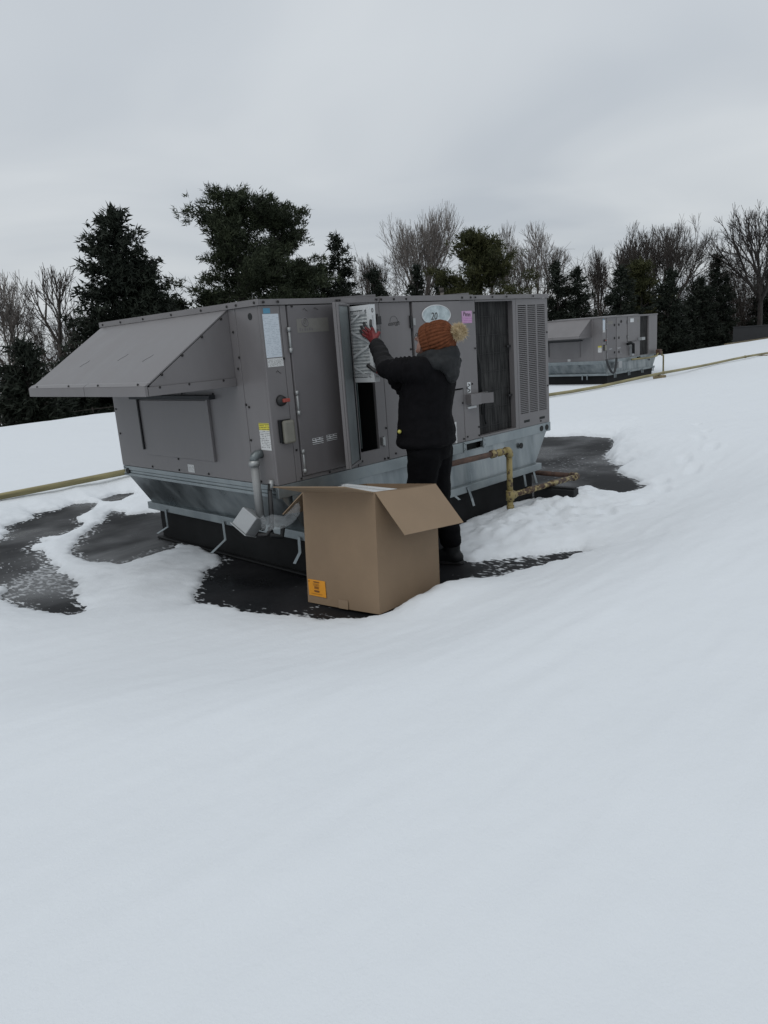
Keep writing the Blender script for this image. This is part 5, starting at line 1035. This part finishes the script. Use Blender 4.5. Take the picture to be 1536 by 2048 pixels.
T_('leafless_tree', 'brown leafless tree growing in the thicket', 58.63, 20.35, 5.9, 1.9, 108, 'bark', 5, 0.35, 0.3, 0.9)
T_('leafless_tree', 'brown leafless tree near the dark wall', 61.38, 18.2, 5.6, 1.9, 109, 'bark', 5, 0.35, 0.3, 0.9)
T_('leafless_tree', 'crooked dark leafless tree standing alone beside the broad spruce', 12.50, 33.19, 6.09, 1.4, 110, 'bark', 5, 0.60, 0.15, 0.75, 1, 3)
T_('leafless_tree', 'pale leafless tree behind the crooked dark one', 11.02, 35.90, 5.97, 1.6, 111, 'bark_pale', 6, 0.5, 0.2, 0.7, 1, 4)
T_('leafless_tree', 'low grey leafless tree behind the evergreen shrub', 14.6, 36.5, 4.6, 1.8, 112, 'bark', 5, 0.3, 0.4, 0.7, 2)
T_('leafless_tree', 'thin grey leafless tree behind the slim pointed spruce', 39.66, 38.62, 7.70, 1.7, 113, 'bark', 6, 0.5, 0.25, 0.5, 1, 4)
T_('leafless_tree', 'low leafless tree at the foot of the tall pale one', 41.5, 32.0, 6.0, 1.9, 114, 'bark', 5, 0.3, 0.4, 0.7, 2)
# brush thicket filling the gaps: a mass of stems nobody could count
def thicket(name, label, pts, seed, m):
    r = np.random.default_rng(seed); segs = []
    for (x, y, z, wid, n) in pts:
        for _ in range(n):
            p = np.array([x + r.normal() * wid, y + r.normal() * wid, GR]); h = (z - GR) * r.uniform(0.55, 1.05); d_ = np.array([r.normal() * 0.10, r.normal() * 0.10, 1]); q = p; k_ = 4
            for i in range(k_):
                q2 = q + d_ * h / k_; segs.append((q, q2, 0.035 * (1 - i / 5), 0.035 * (1 - (i + 1) / 5)))
                for _j in range(3 if i else 1):
                    a = r.normal(size=3) * np.array([0.7, 0.7, 0.25]) + np.array([0, 0, 0.6]); tp_ = q2 + a * h * 0.12; segs.append((q2, tp_, 0.018, 0.008))
                    for _k in range(2): segs.append((tp_, tp_ + (a + r.normal(size=3) * 0.5) * h * 0.07, 0.011, 0.006))
                q = q2; d_ = d_ + r.normal(size=3) * 0.10
    V_, F_ = limbs(segs, 3); o = bpy.data.objects.new(name, big_mesh(name, V_, F_, m, False)); col.objects.link(o); return tag(o, label, 'thicket', None, 'stuff')
rr2 = np.random.default_rng(5)
right = [(46 + 18 * a + rr2.normal() * 1.2, 22.5 - 7.5 * a + rr2.normal() * 1.2 + 2.0, 2.0 + 1.8 * rr2.random() + 0.8 * a, 0.9, 26) for a in np.linspace(0, 1, 34)]
mid = [(24 + 26 * a, 36 - 10 * a + rr2.normal() * 1.2, 3.6 + 1.2 * rr2.random(), 0.9, 16) for a in np.linspace(0, 1, 36)]
left = [(-16 + 35 * a, 36 + rr2.normal() * 1.5, 1.6 + 1.3 * rr2.random(), 0.9, 22) for a in np.linspace(0, 1, 50)]
thicket('brush_thicket', 'brown leafless thicket beyond the right end of the roof', right, 1, 'brush'); thicket('brush_thicket', 'grey leafless thicket behind the near unit', mid, 2, 'brush'); thicket('brush_thicket', 'leafless thicket beyond the roof edge below the rain hood', left, 3, 'brush')
# far wood closing the view behind
far = [(20 + 70 * math.cos(a) + rr2.normal() * 2, 20 + 70 * math.sin(a) + rr2.normal() * 2, 1.5 + 1.5 * rr2.random(), 1.6, 22) for a in np.linspace(R(-20), R(130), 80)]
thicket('far_wood', 'far grey line of leafless woodland', far, 4, 'brush')
# dark site wall, weathered pole, wire fence
wl_ = MB(); wl_.box(0, 9, 0, 0.2, -4.0, 0.62); wo = wl_.build('site_wall', 'fence_dark', None); wo.location = (46.1, 13.6, 0); wo.rotation_euler = (0, 0, R(-71)); tag(wo, 'long dark solid wall beyond the far right snow edge', 'wall')
cp_ = MB(); cp_.box(-0.02, 9.02, -0.03, 0.23, 0.62, 0.68); cp_.build('coping', 'fence_dark', wo)
pl = MB(); pl.tube([(0, 0, GR), (0, 0, 2.6), (0.02, 0, 3.42)], [0.11, 0.085, 0.075], 10); po_ = pl.build('weathered_pole', 'bark_pale', None, True); po_.location = (22.49, 17.2, 0); tag(po_, 'weathered grey pole standing upright behind the louvered end of the near unit', 'pole')
pl = MB(); pl.tube([(0, 0, 3.30), (0, 0, 3.46)], 0.10, 10); pl.build('pole_cap', 'bark', po_, True)
fe = thing('wire_fence', 'thin wire fence beyond the roof edge below the rain hood', 'fence', (3.0, 23.6, GR))
for k_ in range(6): f_ = MB(); f_.tube([(k_ * 2.2, 0.1 * k_, 0), (k_ * 2.2, 0.1 * k_, 3.82)], 0.03, 6); f_.build('post', 'bark', fe)
for z_ in (3.75, 3.45): f_ = MB(); f_.tube([(0, 0, z_), (11, 0.5, z_)], 0.012, 5); f_.build('wire', 'bark', fe)
# pale edging along the far right edge of the roof
ed = MB(); ed.box(37.5, 58, 10.86, 10.96, -0.30, 0.01); eo = ed.build('roof_edging', 'timber', None); tag(eo, kind='structure')
